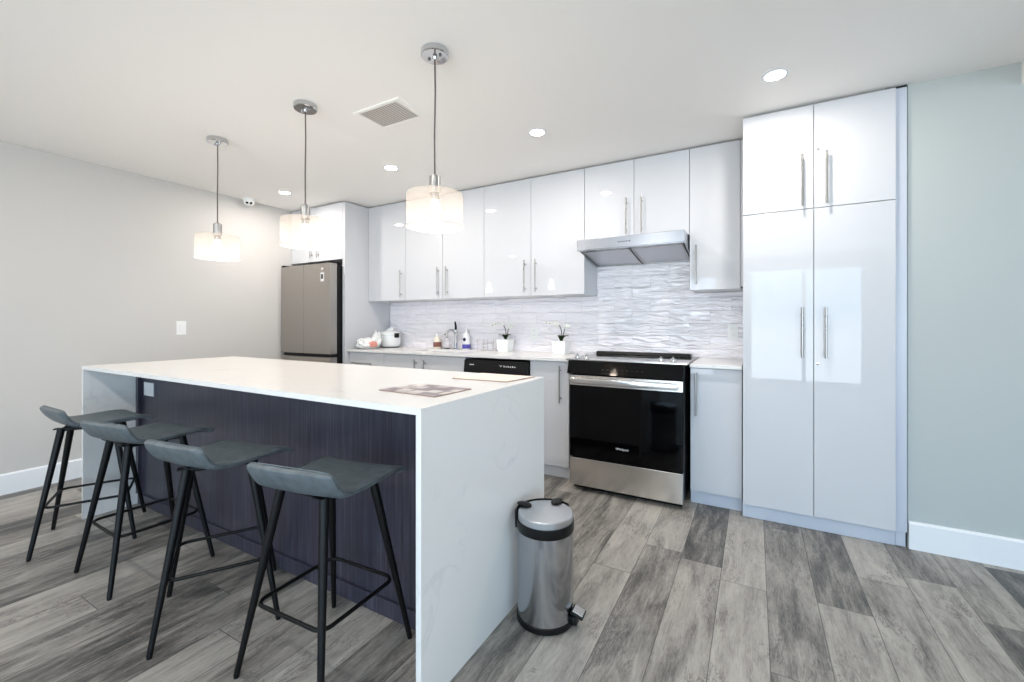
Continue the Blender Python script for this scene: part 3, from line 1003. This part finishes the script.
# ------------------------------------------------------------------ counter-top things
# bottles
t = thing('soap_bottle', 'cream plastic bottle with brown label, left of the faucet', 'bottle', (-2.945, 3.61, 0.9305), group='bottles by the sink')
b = B(); lathe(b, [(0, 0), (0.036, 0), (0.040, 0.006), (0.041, 0.06), (0.036, 0.10), (0.02, 0.125), (0.013, 0.13), (0.013, 0.137)], 28); obj('body', b, M['cream'], t, True)
b = B(); lathe(b, [(0.0412, 0.02), (0.0418, 0.021), (0.0418, 0.07), (0.0408, 0.071)], 28, cap=False); obj('label_band', b, M['brownlabel'], t, True)
b = B(); lathe(b, [(0.015, 0.137), (0.015, 0.16), (0.012, 0.166), (0, 0.166)], 20); obj('cap', b, M['white_plastic'], t, True)

t = thing('soap_dispenser', 'clear pump soap dispenser standing directly left of the faucet', 'soap dispenser', (-2.815, 3.61, 0.9305), group='bottles by the sink')
b = B(); lathe(b, [(0, 0), (0.033, 0), (0.035, 0.005), (0.035, 0.09), (0.028, 0.108), (0.013, 0.115)], 28); obj('body', b, M['clear'], t, True)
b = B(); lathe(b, [(0, 0.003), (0.031, 0.003), (0.032, 0.012), (0, 0.012)], 28); obj('soap', b, M['grey_print'], t, True)
b = B(); lathe(b, [(0.014, 0.115), (0.014, 0.13), (0.005, 0.132), (0.005, 0.158), (0, 0.158)], 18); tube(b, [(0, 0, 0.155), (-0.012, -0.03, 0.155), (-0.014, -0.036, 0.148)], 0.005, 10); obj('pump', b, M['nickel'], t, True)

t = thing('dish_soap_bottle', 'clear bottle with violet-blue label and dark emblem right of the faucet', 'bottle', (-2.565, 3.61, 0.9305), group='bottles by the sink')
b = B(); lathe(b, [(0, 0), (0.036, 0), (0.042, 0.008), (0.042, 0.05), (0.034, 0.085), (0.036, 0.12), (0.028, 0.155), (0.013, 0.175), (0.013, 0.19)], 28); obj('body', b, M['white_plastic'], t, True)
b = B(); lathe(b, [(0.0424, 0.012), (0.043, 0.013), (0.043, 0.05), (0.041, 0.056)], 28, cap=False); obj('label_band', b, M['bluelabel'], t, True)
b = B(); lathe(b, [(0.018, 0), (0.018, 0.002), (0, 0.003)], 20, mtx=Matrix.Rotation(PI / 2, 4, 'X')); bmesh.ops.translate(b, vec=(0, -0.0355, 0.105), verts=b.verts); obj('emblem', b, M['navy'], t, True)
b = B(); lathe(b, [(0.015, 0.19), (0.015, 0.215), (0.008, 0.222), (0.008, 0.238), (0, 0.238)], 20); obj('cap', b, M['white_plastic'], t, True)

# two glasses
def glass(label, x):
    b = B()
    lathe(b, [(0, 0), (0.027, 0), (0.034, 0.11), (0.0325, 0.11), (0.026, 0.006), (0, 0.006)], 28)
    tag(obj('drinking_glass', b, M['clear'], None, True, origin=None), label, 'glass', 'drinking glasses on the counter').location = (x, 3.6, 0.9305)
glass('clear drinking glass nearer the blue-labelled soap bottle', -2.385)
glass('clear drinking glass closest to the left orchid pot', -2.27)

# orchids
def orchid(label, x, y, flip, seed):
    rnd = random.Random(seed)
    t = thing('potted_orchid', label, 'plant', (x, y, 0.9305), group='white orchids in square pots')
    def sq(w, z, b, r=0.008):
        return None
    t.scale = (0.9, 0.9, 0.98)
    b = B()
    # square tapered pot, hollow
    def ring(w, z):
        return [b.verts.new((sx * w, sy * w, z)) for sx, sy in ((-1, -1), (1, -1), (1, 1), (-1, 1))]
    R = [ring(0.058, 0), ring(0.072, 0.12), ring(0.066, 0.12), ring(0.064, 0.10)]
    b.faces.new(R[0])
    for A_, B_ in zip(R[:-1], R[1:]):
        for i in range(4):
            b.faces.new((A_[i], A_[(i + 1) % 4], B_[(i + 1) % 4], B_[i]))
    b.faces.new(R[-1])
    bmesh.ops.recalc_face_normals(b, faces=b.faces)
    obj('pot', b, M['glaze'], t)
    b = B()
    box(b, -0.062, 0.062, -0.062, 0.062, 0.1005, 0.112, 0.004); obj('soil', b, M['soil'], t)
    # strap leaves
    for k in range(5):
        a = k * 2 * PI / 5 + rnd.random() * 0.6
        ln = 0.045 + rnd.random() * 0.03
        b = B()
        rows = []
        n = 8
        for i in range(n + 1):
            s = i / n
            w = 0.018 * math.sin(PI * (0.12 + 0.88 * s)) ** 0.7 + 0.001
            r = ln * s
            z = 0.11 + 0.055 * math.sin(s * PI * 0.62)
            c_, s_ = math.cos(a), math.sin(a)
            row = []
            for side, dz in ((-1, 0.004), (0, -0.002), (1, 0.004)):
                row.append(b.verts.new((r * c_ - side * w * s_, r * s_ + side * w * c_, z + dz)))
            rows.append(row)
        for A_, B_ in zip(rows[:-1], rows[1:]):
            for i in range(2):
                b.faces.new((A_[i], A_[i + 1], B_[i + 1], B_[i]))
        g = bmesh.ops.solidify(b, geom=b.faces[:], thickness=0.0018)
        bmesh.ops.recalc_face_normals(b, faces=b.faces)
        obj('leaf', b, M['leafgreen'], t, True)
    # flower spikes
    def spike(pts, nfl, start):
        p = smooth_path(pts, 3)
        b = B(); tube(b, p, 0.0042, 8); st = obj('stem', b, M['stem'], t, True)
        for k in range(nfl):
            q = p[int(len(p) * (start + (0.98 - start) * k / max(1, nfl - 1))) - 1]
            big = 0.015 if k < nfl - 2 else 0.009
            f = B()
            a0 = rnd.random() * 2
            tilt = Matrix.Rotation(PI / 2 + rnd.uniform(-0.4, 0.4), 4, 'X') @ Matrix.Rotation(rnd.uniform(-0.5, 0.5), 4, 'Y')
            for m_ in range(5):
                a = a0 + m_ * 2 * PI / 5
                pb = bmesh.new()
                bmesh.ops.create_icosphere(pb, subdivisions=2, radius=1)
                bmesh.ops.scale(pb, vec=(big * 0.62, big * 0.42, 0.0022), verts=pb.verts)
                bmesh.ops.translate(pb, vec=(big * 0.55, 0, 0.002), verts=pb.verts)
                bmesh.ops.rotate(pb, cent=(0, 0, 0), matrix=Matrix.Rotation(a, 3, 'Z'), verts=pb.verts)
                merge(f, pb, Matrix.Translation(q + Vector((0, -0.006, 0))) @ tilt)
            fl = obj('flower', f, M['petal'], t, True)
            c = bmesh.new(); bmesh.ops.create_icosphere(c, subdivisions=2, radius=big * 0.2)
            bmesh.ops.translate(c, vec=q + Vector((0, -0.011, 0)), verts=c.verts)
            obj('flower_center', c, M['leafgreen'], fl, True)
    spike([(0.0, 0, 0.10), (0.01, 0, 0.18), (-0.005, -0.01, 0.25), (-0.05, -0.02, 0.285), (-0.10, -0.03, 0.27), (-0.16, -0.04, 0.245 + flip)], 7, 0.5)
    spike([(0.012, 0, 0.10), (0.022, 0.005, 0.18), (0.035, 0.01, 0.235), (0.07, 0.01, 0.262), (0.095, 0.0, 0.245)], 4, 0.55)
orchid('white orchid in square white pot, the left one near the dishwasher', -2.075, 3.56, 0.0, 3)
orchid('white orchid in square white pot, the right one near the range', -1.475, 3.50, 0.04, 8)

# rice cooker
t = thing('rice_cooker', 'round white rice cooker in the counter corner behind a plastic bag', 'rice cooker', (-3.545, 3.53, 0.9305))
b = B(); lathe(b, [(0, 0.006), (0.09, 0.006), (0.10, 0.016), (0.112, 0.04), (0.113, 0.13), (0.112, 0.138)], 44); obj('body', b, M['glaze'], t, True)
b = B(); lathe(b, [(0.088, 0.0), (0.098, 0.0), (0.101, 0.014), (0.09, 0.014)], 44); obj('base_ring', b, M['grey_print'], t, True)
b = B(); lathe(b, [(0.1145, 0.14), (0.1145, 0.152), (0.10, 0.17), (0.06, 0.188), (0, 0.192)], 44); ld = obj('lid', b, M['glaze'], t, True)
b = B(); box(b, -0.04, 0.04, -0.014, 0.014, 0.188, 0.212, 0.008); obj('lid_handle', b, M['glaze'], ld, True)
b = B(); box(b, 0.095, 0.132, -0.045, 0.01, 0.11, 0.162, 0.01); obj('latch', b, M['blackplastic'], t, True)
b = B(); box(b, -0.13, -0.107, -0.025, 0.025, 0.10, 0.125, 0.006); obj('side_grip', b, M['glaze'], t, True)

# crumpled plastic bag with red print
def crumple(rx, ry, rz, seed, sub=5, amp=0.28):
    rnd = random.Random(seed)
    from mathutils import noise
    b = bmesh.new()
    bmesh.ops.create_icosphere(b, subdivisions=sub, radius=1)
    for v in b.verts:
        d = v.co.normalized()
        n = noise.noise(d * 2.1 + Vector((seed, 0, 0))) * amp + abs(noise.noise(d * 5.0 + Vector((0, seed, 0)))) * amp * 0.7 + noise.noise(d * 11) * amp * 0.22
        r = 1 + n
        v.co = Vector((d.x * rx * r, d.y * ry * r, max(0.0, (d.z * 0.5 + 0.42)) * rz * 1.35 * r))
    return b
t = thing('plastic_bag', 'crumpled white plastic bag with red print beside the rice cooker', 'bag', (-3.56, 3.235, 0.9305))
b = crumple(0.10, 0.125, 0.085, 4); obj('bag', b, M['bag'], t, True)
b = crumple(0.035, 0.05, 0.05, 9, 4); bmesh.ops.translate(b, vec=(0.085, -0.02, 0.02), verts=b.verts); obj('red_print', b, M['red'], t, True)
b = crumple(0.05, 0.03, 0.11, 12, 4, 0.4); bmesh.ops.translate(b, vec=(0.03, 0.08, 0.02), verts=b.verts); obj('bag_handles', b, M['bag'], t, True)

# ------------------------------------------------------------------ kitchen island
IX0, IX1, IY0, IY1, IZ = -3.605, -0.888, 1.012, 1.895, 0.938
TH = 0.021
PY = 1.287
t = thing('kitchen_island', 'large white quartz waterfall island with dark wood panel facing the stools', 'kitchen island', ((IX0 + IX1) / 2, (IY0 + IY1) / 2, 0))
ic = t.location.copy()
def F(b, n, m, s=False, par=None):
    bmesh.ops.translate(b, vec=-ic, verts=b.verts)
    return obj(n, b, m, par or t, s)
b = B(); prism(b, [(IX0, 0.9380), (IX1, 0.9380), (IX1 - TH, 0.938 - TH), (IX0 + TH, 0.938 - TH)], 'Y', IY0, IY1); F(b, 'countertop', M['quartz'])
b = B(); prism(b, [(IX0, 0.0005), (IX0, 0.9375), (IX0 + TH, 0.9375 - TH), (IX0 + TH, 0.0005)], 'Y', IY0, IY1); F(b, 'waterfall_panel', M['quartz'])
b = B(); prism(b, [(IX1, 0.0005), (IX1, 0.9375), (IX1 - TH, 0.9375 - TH), (IX1 - TH, 0.0005)], 'Y', IY0, IY1); F(b, 'waterfall_panel', M['quartz'])
bx0, bx1 = IX0 + TH + 0.001, IX1 - TH - 0.001
b = B(); box(b, bx0, bx1, PY + 0.02, IY1 - 0.025, 0.08, 0.915); F(b, 'cabinet_body', M['carcass'])
b = B(); box(b, bx0, bx1, PY + 0.004, PY + 0.019, 0.003, 0.9155); F(b, 'dark_panel', M['darkwood'])
b = B(); box(b, bx0, bx1, PY - 0.008, PY + 0.0035, 0.002, 0.072, 0.002); F(b, 'base_strip', M['darkwood'])
b = B(); box(b, bx0, bx0 + 0.035, PY - 0.018, PY + 0.0035, 0.0725, 0.9155, 0.001); F(b, 'corner_stile', M['darkwood'])
# panel seams as thin battens are not visible; the working side has plain white doors
n = 5
for i in range(n):
    a0 = bx0 + (bx1 - bx0) * i / n; a1 = bx0 + (bx1 - bx0) * (i + 1) / n
    b = B(); box(b, a0 + GAP, a1 - GAP, IY1 - 0.024, IY1 - 0.006, 0.09, 0.905, 0.0012); d = F(b, 'door', M['gloss'])
    b = B(); hx = a1 - 0.05 if i % 2 == 0 else a0 + 0.05
    tube(b, [(hx, IY1 + 0.026, 0.60), (hx, IY1 + 0.026, 0.87)], 0.0058, 12)
    for zz_ in (0.635, 0.835):
        tube(b, [(hx, IY1 + 0.026, zz_), (hx, IY1 - 0.006, zz_)], 0.0045, 10)
    F(b, 'handle', M['nickel'], True, d)
# outlet cover on the dark panel
b = B(); box(b, -3.503, -3.372, PY - 0.003, PY + 0.0038, 0.727, 0.814, 0.002); oc = F(b, 'outlet_cover', M['white_plastic'])
b = B(); box(b, -3.478, -3.397, PY - 0.006, PY - 0.0031, 0.743, 0.798, 0.002); F(b, 'outlet_flap', M['white_plastic'], False, oc)

# magazines on the island
def flat_quad(corners, z0, z1):
    b = B(); prism(b, corners, 'Z', z0, z1); return b
t = thing('magazine', 'flat printed sheet with a plan-like picture, near the island front corner', 'magazine', (-1.12, 1.305, 0.9383), group='papers on the island')
def G(b, n, m, par=t):
    bmesh.ops.translate(b, vec=(1.12, -1.305, -0.9383), verts=b.verts); return obj(n, b, m, par)
G(flat_quad([(-1.276, 1.208), (-0.982, 1.190), (-0.974, 1.406), (-1.253, 1.414)], 0.9385, 0.9415), 'pages', M['kraft'])
G(flat_quad([(-1.274, 1.210), (-0.984, 1.192), (-0.976, 1.404), (-1.251, 1.412)], 0.9416, 0.9422), 'cover', M['mag'])
t = thing('magazine', 'blank cream booklet lying at the far right corner of the island', 'magazine', (-1.09, 1.77, 0.9383), group='papers on the island')
def G(b, n, m, par=t):
    bmesh.ops.translate(b, vec=(1.09, -1.77, -0.9383), verts=b.verts); return obj(n, b, m, par)
G(flat_quad([(-1.245, 1.635), (-0.955, 1.648), (-0.930, 1.875), (-1.23, 1.872)], 0.9385, 0.9422), 'pages', M['kraft'])
G(flat_quad([(-1.243, 1.637), (-0.957, 1.650), (-0.932, 1.873), (-1.228, 1.870)], 0.9423, 0.943), 'cover', M['paper'])

# ------------------------------------------------------------------ bar stools
def make_stool(label):
    t = thing('bar_stool', label, 'bar stool', group='grey bar stools along the island')
    prof = [(-0.205, 0.750), (-0.196, 0.726), (-0.180, 0.699), (-0.158, 0.673), (-0.13, 0.662), (-0.09, 0.657), (-0.03, 0.656), (0.03, 0.658), (0.08, 0.660), (0.12, 0.660), (0.150, 0.656), (0.165, 0.649), (0.174, 0.641)]
    P = smooth_path([(0, y, z) for y, z in prof], 2)
    nx = 18
    b = B()
    T_ = 0.022
    n = len(P)
    top, bot = [], []
    per = []
    for i, p in enumerate(P):
        d = (P[min(i + 1, n - 1)] - P[max(i - 1, 0)]).normalized()
        nrm = Vector((0, -d.z, d.y))
        # rounded corners in plan: arc length from each end
        s0 = i / (n - 1)
        e = min(s0, 1 - s0) * 0.47
        R_ = 0.045
        w = 0.172 + 0.014 * s0
        if e < R_:
            w -= R_ - math.sqrt(max(0, R_ * R_ - (R_ - e) ** 2))
        tr, br = [], []
        for j in range(nx + 1):
            u = -1 + 2 * j / nx
            x = u * w
            edge = 1 - abs(u)
            # puffed edge: thickness shrinks at the rim
            k = min(1, edge / 0.08)
            k2 = min(1, min(s0, 1 - s0) / 0.035)
            tk = T_ / 2 * math.sqrt(max(0.05, 1 - (1 - k) ** 2)) * math.sqrt(max(0.05, 1 - (1 - k2) ** 2))
            dish = 0.006 * (u * u)
            c = p + nrm * dish + Vector((x, 0, 0))
            tr.append(b.verts.new(c + nrm * tk)); br.append(b.verts.new(c - nrm * tk))
        top.append(tr); bot.append(br)
        per.append((p, w, nrm))
    for A_, flip in ((top, False), (bot, True)):
        for i in range(n - 1):
            for j in range(nx):
                f = (A_[i][j], A_[i][j + 1], A_[i + 1][j + 1], A_[i + 1][j])
                b.faces.new(f if not flip else f[::-1])
    for i in range(n - 1):
        b.faces.new((top[i][0], top[i + 1][0], bot[i + 1][0], bot[i][0]))
        b.faces.new((top[i + 1][nx], top[i][nx], bot[i][nx], bot[i + 1][nx]))
    for j in range(nx):
        b.faces.new((top[0][j + 1], top[0][j], bot[0][j], bot[0][j + 1]))
        b.faces.new((top[-1][j], top[-1][j + 1], bot[-1][j + 1], bot[-1][j]))
    bmesh.ops.recalc_face_normals(b, faces=b.faces)
    seat = obj('seat', b, M['leather'], t, True)
    # piping around the top rim
    loop = []
    for p, w, nr in per:
        loop.append(p + Vector((w * 0.985, 0, 0)) + nr * 0.012)
    for p, w, nr in reversed(per):
        loop.append(p + Vector((-w * 0.985, 0, 0)) + nr * 0.012)
    b = B(); tube(b, loop, 0.0022, 6, closed=True); obj('piping', b, M['leather'], seat, True)
    # mounting frame under the seat
    b = B()
    q = 0.105
    z = 0.628
    for x in (-q, q):
        tube(b, [(x, -q - 0.01, z), (x, q + 0.01, z)], 0.008, 10)
    for y in (-q, q):
        tube(b, [(-q - 0.01, y, z), (q + 0.01, y, z)], 0.008, 10)
    for sx in (-1, 1):
        box(b, sx * q - 0.02, sx * q + 0.02, -q - 0.03, q + 0.03, 0.634, 0.638)
    obj('seat_frame', b, M['black'], t, True)
    FQ = 0.203
    for sx in (-1, 1):
        for sy in (-1, 1):
            b = B()
            tube(b, [(sx * q, sy * q, 0.640), (sx * FQ, sy * FQ, 0.006)], [0.0165, 0.0095], 14)
            lg = obj('leg', b, M['black'], t, True)
            b = B(); tube(b, [(sx * FQ, sy * FQ, 0.0), (sx * FQ, sy * FQ, 0.007)], 0.0085, 12); obj('foot_glide', b, M['blackplastic'], lg, True)
    # footrest: rounded square rod loop
    f = q + (FQ - q) * (0.636 - 0.240) / 0.63 - 0.004
    r = 0.04
    pts = []
    for cx, cy, a0 in ((f - r, f - r, 0), (-(f - r), f - r, PI / 2), (-(f - r), -(f - r), PI), (f - r, -(f - r), 3 * PI / 2)):
        for k in range(7):
            a = a0 + k * PI / 12
            pts.append((cx + r * math.cos(a), cy + r * math.sin(a), 0.240))
    b = B(); tube(b, pts, 0.0068, 10, closed=True); obj('footrest', b, M['black'], t, True)
    return t
proto = make_stool('grey faux-leather bar stool with black legs, nearest to the island waterfall end')
spots = [(-1.338, 1.028, 3, None, (-1.288, 1.012, 10)),
         (-1.962, 0.985, -30, 'grey faux-leather bar stool standing second from the waterfall end of the island', (-1.90, 0.968, 7)),
         (-2.64, 0.98, -1, 'grey faux-leather bar stool standing third from the waterfall end of the island', (-2.575, 0.978, 9)),
         (-3.285, 0.97, -26, 'grey faux-leather bar stool farthest away, nearest the left wall', (-3.215, 0.985, 0))]
for i, (x, y, a, lab, (sx_, sy_, sa)) in enumerate(spots):
    o = proto if i == 0 else copy_tree(proto)
    o.location = (x, y, 0); o.rotation_euler = (0, 0, math.radians(a))
    if lab:
        o['label'] = lab
    # the seat swivels on its legs: turn it to its own angle
    st = [c for c in bpy.data.objects if c.parent == o and c.name.split('.')[0] == 'seat'][0]
    d = Matrix.Rotation(math.radians(-a), 4, 'Z') @ Vector((sx_ - x, sy_ - y, 0))
    st.location = (d.x, d.y, 0)
    st.rotation_euler = (0, 0, math.radians(sa - a))

# ------------------------------------------------------------------ trash can
t = thing('trash_can', 'round stainless pedal trash can standing beside the island end', 'trash can', (-0.745, 1.603, 0), math.radians(0))
R_ = 0.113
b = B(); lathe(b, [(R_, 0.022), (R_, 0.367), (R_ - 0.002, 0.367), (R_ - 0.002, 0.022)], 64); obj('body', b, M['steelZ'], t, True)
b = B(); lathe(b, [(0, 0.0005), (R_ - 0.004, 0.0005), (R_ + 0.004, 0.006), (R_ + 0.004, 0.026), (R_ - 0.0005, 0.030), (0, 0.030)], 64); obj('base', b, M['blackplastic'], t, True)
b = B(); lathe(b, [(R_ - 0.01, 0.366), (R_ + 0.0015, 0.366), (R_ + 0.004, 0.374), (R_ + 0.003, 0.405), (R_ - 0.01, 0.405)], 64); rim = obj('rim', b, M['blackplastic'], t, True)
b = B(); lathe(b, [(R_ - 0.012, 0.4055), (R_ - 0.001, 0.4055), (R_ - 0.001, 0.429), (R_ - 0.004, 0.4325), (R_ - 0.012, 0.433), (0, 0.4345)], 64); obj('lid', b, M['steellid'], t, True)
# bail handle: a strap over the back of the rim with two rounded lugs
b = B()
pts = []
ang0, ang1 = math.radians(62), math.radians(205)
for i in range(25):
    a = ang0 + (ang1 - ang0) * i / 24
    pts.append(a)
bb = bmesh.new()
rows = []
for a in pts:
    c_, s_ = math.cos(a), math.sin(a)
    rows.append([bb.verts.new(((R_ + rr) * c_, (R_ + rr) * s_, z)) for rr, z in ((0.0045, 0.36), (0.011, 0.362), (0.012, 0.428), (0.008, 0.436), (0.0045, 0.434))])
for A_, B_ in zip(rows[:-1], rows[1:]):
    for i in range(5):
        bb.faces.new((A_[i], A_[(i + 1) % 5], B_[(i + 1) % 5], B_[i]))
bb.faces.new(rows[0]); bb.faces.new(rows[-1])
bmesh.ops.recalc_face_normals(bb, faces=bb.faces)
merge(b, bb)
for a in (math.radians(86), math.radians(176)):
    lb = bmesh.new()
    bmesh.ops.create_uvsphere(lb, u_segments=24, v_segments=12, radius=1)
    bmesh.ops.scale(lb, vec=(0.034, 0.022, 0.008), verts=lb.verts)
    m_ = Matrix.Rotation(a, 4, 'Z') @ Matrix.Translation((R_ - 0.012, 0, 0.438))
    merge(b, lb, m_)
obj('carry_handle', b, M['blackplastic'], t, True)
# pedal
pt = Matrix.Rotation(math.radians(4), 4, 'Z')
b = B()
box(b, R_ - 0.002, R_ + 0.026, -0.022, 0.022, 0.012, 0.046, 0.006)
bb = B(); box(bb, -0.026, 0.026, -0.028, 0.028, -0.006, 0.006, 0.004)
merge(b, bb, Matrix.Translation((R_ + 0.026, 0, 0.058)) @ Matrix.Rotation(math.radians(18), 4, 'Y'))
bmesh.ops.transform(b, matrix=pt, verts=b.verts)
pd = obj('pedal', b, M['blackplastic'], t, True)
b = B(); box(b, -0.021, 0.021, -0.023, 0.023, 0.0062, 0.0085, 0.001)
bmesh.ops.transform(b, matrix=pt @ Matrix.Translation((R_ + 0.026, 0, 0.058)) @ Matrix.Rotation(math.radians(18), 4, 'Y'), verts=b.verts)
obj('pedal_plate', b, M['steelX'], pd)

# ------------------------------------------------------------------ pendant lamps
def make_pendant(label):
    t = thing('pendant_lamp', label, 'pendant lamp', (0, 0, CE), group='drum pendant lamps over the island')
    b = B(); lathe(b, [(0.062, 0), (0.064, -0.003), (0.064, -0.026), (0.060, -0.030), (0, -0.031)], 48, cz=-0.0005)
    cn = obj('canopy', b, M['chrome'], t, True)
    b = B()
    for sx in (-0.032, 0.032):
        lathe(b, [(0.007, 0), (0.007, -0.006), (0.004, -0.009), (0, -0.009)], 16, sx, 0, -0.0315)
    lathe(b, [(0.012, 0), (0.010, -0.014), (0, -0.014)], 18, 0, 0, -0.0315)
    obj('canopy_screws', b, M['chrome'], cn, True)
    b = B(); tube(b, [(0, 0, -0.03), (0.002, 0.001, -0.2), (-0.0015, 0, -0.4), (0, 0, -0.585)], 0.0038, 8); obj('cord', b, M['cord'], t, True)
    b = B(); lathe(b, [(0.0, -0.578), (0.008, -0.58), (0.026, -0.590), (0.026, -0.668), (0.020, -0.6695), (0, -0.6695)], 32); obj('socket_cap', b, M['nickel'], t, True)
    # drum shade with a top plate, open underneath
    zt, zb, ro = -0.670, -0.822, 0.131
    b = B()
    lathe(b, [(0.020, zt), (ro - 0.006, zt), (ro - 0.001, zt - 0.003), (ro, zt - 0.008), (ro, zb)], 72, cap=False)
    sh = obj('lamp_shade', b, M['shade'], t, True)
    b = B(); lathe(b, [(ro - 0.001, zb), (ro + 0.0012, zb), (ro + 0.0012, zb - 0.003), (ro - 0.001, zb - 0.003), (ro - 0.001, zb)], 72, cap=False)
    obj('shade_rim', b, M['white_plastic'], sh, True)
    b = B(); lathe(b, [(0.0, zt - 0.03), (0.014, zt - 0.031), (0.016, zt - 0.045), (0.027, zt - 0.068), (0.029, zt - 0.085), (0.022, zt - 0.105), (0.0, zt - 0.113)], 28)
    obj('bulb', b, M['bulb'], t, True)
    b = B(); lathe(b, [(0.0, zt - 0.001), (0.02, zt - 0.001), (0.02, zt - 0.029), (0.0, zt - 0.029)], 24); obj('lamp_holder', b, M['nickel'], t, True)
    l = bpy.data.lights.new('bulb_light', 'POINT'); l.energy = 2.2; l.color = (1.0, 0.87, 0.74); l.shadow_soft_size = 0.04
    lo = bpy.data.objects.new('bulb_light', l); COL.objects.link(lo); lo.parent = t; lo.location = (0, 0, zt - 0.13)
    return t
pp = make_pendant('white drum pendant lamp hanging nearest the camera, largest in the row')
pp.location = (-1.303, 1.580, CE)
for x, lab in ((-2.283, 'white drum pendant lamp hanging in the middle of the row'), (-3.238, 'white drum pendant lamp farthest in the row, nearest the left wall')):
    o = copy_tree(pp); o.location = (x, 1.600, CE); o['label'] = lab

# ------------------------------------------------------------------ recessed downlights
def make_downlight(label):
    t = thing('ceiling_downlight', label, 'downlight', (0, 0, CE), group='recessed ceiling downlights')
    b = B(); lathe(b, [(0.046, -0.0005), (0.062, -0.0005), (0.062, -0.003), (0.050, -0.006), (0.046, -0.004), (0.046, -0.0005)], 40, cap=False); obj('trim_ring', b, M['trim'], t, True)
    b = B(); lathe(b, [(0, -0.0005), (0.0455, -0.0005), (0.0455, -0.0035), (0, -0.004)], 40); obj('lens', b, M['glow'], t, True)
    l = bpy.data.lights.new('downlight_beam', 'AREA'); l.shape = 'DISK'; l.size = 0.09; l.energy = 5; l.color = (1.0, 0.93, 0.87); l.spread = math.radians(180)
    lo = bpy.data.objects.new('downlight_beam', l); COL.objects.link(lo); lo.parent = t; lo.location = (0, 0, -0.008)
    return t
dl = make_downlight('round recessed downlight in front of the tall pantry, brightest and largest')
dl.location = (0.092, 2.59, CE)
for x, y, lab in ((-1.263, 2.59, 'round recessed downlight in front of the range, second from the pantry'),
                  (-2.594, 2.59, 'round recessed downlight between the middle and nearest pendant lamps'),
                  (-3.993, 2.575, 'round recessed downlight nearest the refrigerator'),
                  (0.092, -0.4, 'round recessed downlight behind the camera, rightmost of the rear row'),
                  (-1.263, -0.4, 'round recessed downlight behind the camera, second of the rear row'),
                  (-2.594, -0.4, 'round recessed downlight behind the camera, third of the rear row'),
                  (-3.993, -0.4, 'round recessed downlight behind the camera, leftmost of the rear row')):
    o = copy_tree(dl); o.location = (x, y, CE); o['label'] = lab

# ------------------------------------------------------------------ ceiling vent
t = thing('ceiling_vent', 'square white louvred air vent in the ceiling', 'vent', (-1.93, 1.925, CE))
b = B()
x0, x1, y0, y1 = -0.19, 0.185, -0.125, 0.125
ow = 0.024
box(b, x0, x1, y0, y0 + ow, -0.0075, -0.0005, 0.001); box(b, x0, x1, y1 - ow, y1, -0.0075, -0.0005, 0.001)
box(b, x0, x0 + ow, y0 + ow, y1 - ow, -0.0075, -0.0005, 0.001); box(b, x1 - ow - 0.02, x1, y0 + ow, y1 - ow, -0.0075, -0.0005, 0.001)
obj('frame', b, M['ceiling'], t)
b = B(); box(b, x0 + ow, x1 - ow - 0.02, y0 + ow, y1 - ow, -0.0018, -0.0006); obj('backing', b, mat('vent_shadow', srgb(205, 197, 189), 0.9), t)
ns = 15
for i in range(ns):
    xx = x0 + ow + (x1 - x0 - 2 * ow - 0.02) * (i + 0.5) / ns
    b = B(); prism(b, [(xx - 0.007, -0.0022), (xx + 0.005, -0.0085), (xx + 0.0065, -0.0075), (xx - 0.0055, -0.0018)], 'Y', y0 + ow, y1 - ow)
    obj('slat', b, M['ceiling'], t)

# ------------------------------------------------------------------ dome security camera on the ceiling
t = thing('dome_camera', 'small white dome security camera at the top of the left wall', 'security camera', (-4.50, 2.52, CE))
b = B(); lathe(b, [(0.056, -0.0005), (0.058, -0.012), (0.052, -0.020), (0, -0.020)], 36); obj('base', b, M['white_plastic'], t, True)
b = B(); lathe(b, [(0.050, -0.0205), (0.051, -0.035), (0.045, -0.055), (0.030, -0.070), (0, -0.078)], 36); dm = obj('dome', b, M['white_plastic'], t, True)
v = (Vector((0, 0, 1.2)) - Vector((-4.50, 2.52, CE - 0.04))).normalized()
side = v.cross(Vector((0, 0, 1))).normalized()
for s_ in (-1, 1):
    b = B()
    c = Vector((0, 0, -0.045)) + v * 0.046 + side * 0.017 * s_
    mm = Matrix.Translation(c) @ v.to_track_quat('Z', 'Y').to_matrix().to_4x4()
    bb = bmesh.new(); bmesh.ops.create_uvsphere(bb, u_segments=20, v_segments=10, radius=0.0115); bmesh.ops.scale(bb, vec=(1, 1, 0.5), verts=bb.verts)
    merge(b, bb, mm); obj('lens', b, M['blackgloss'], t, True)
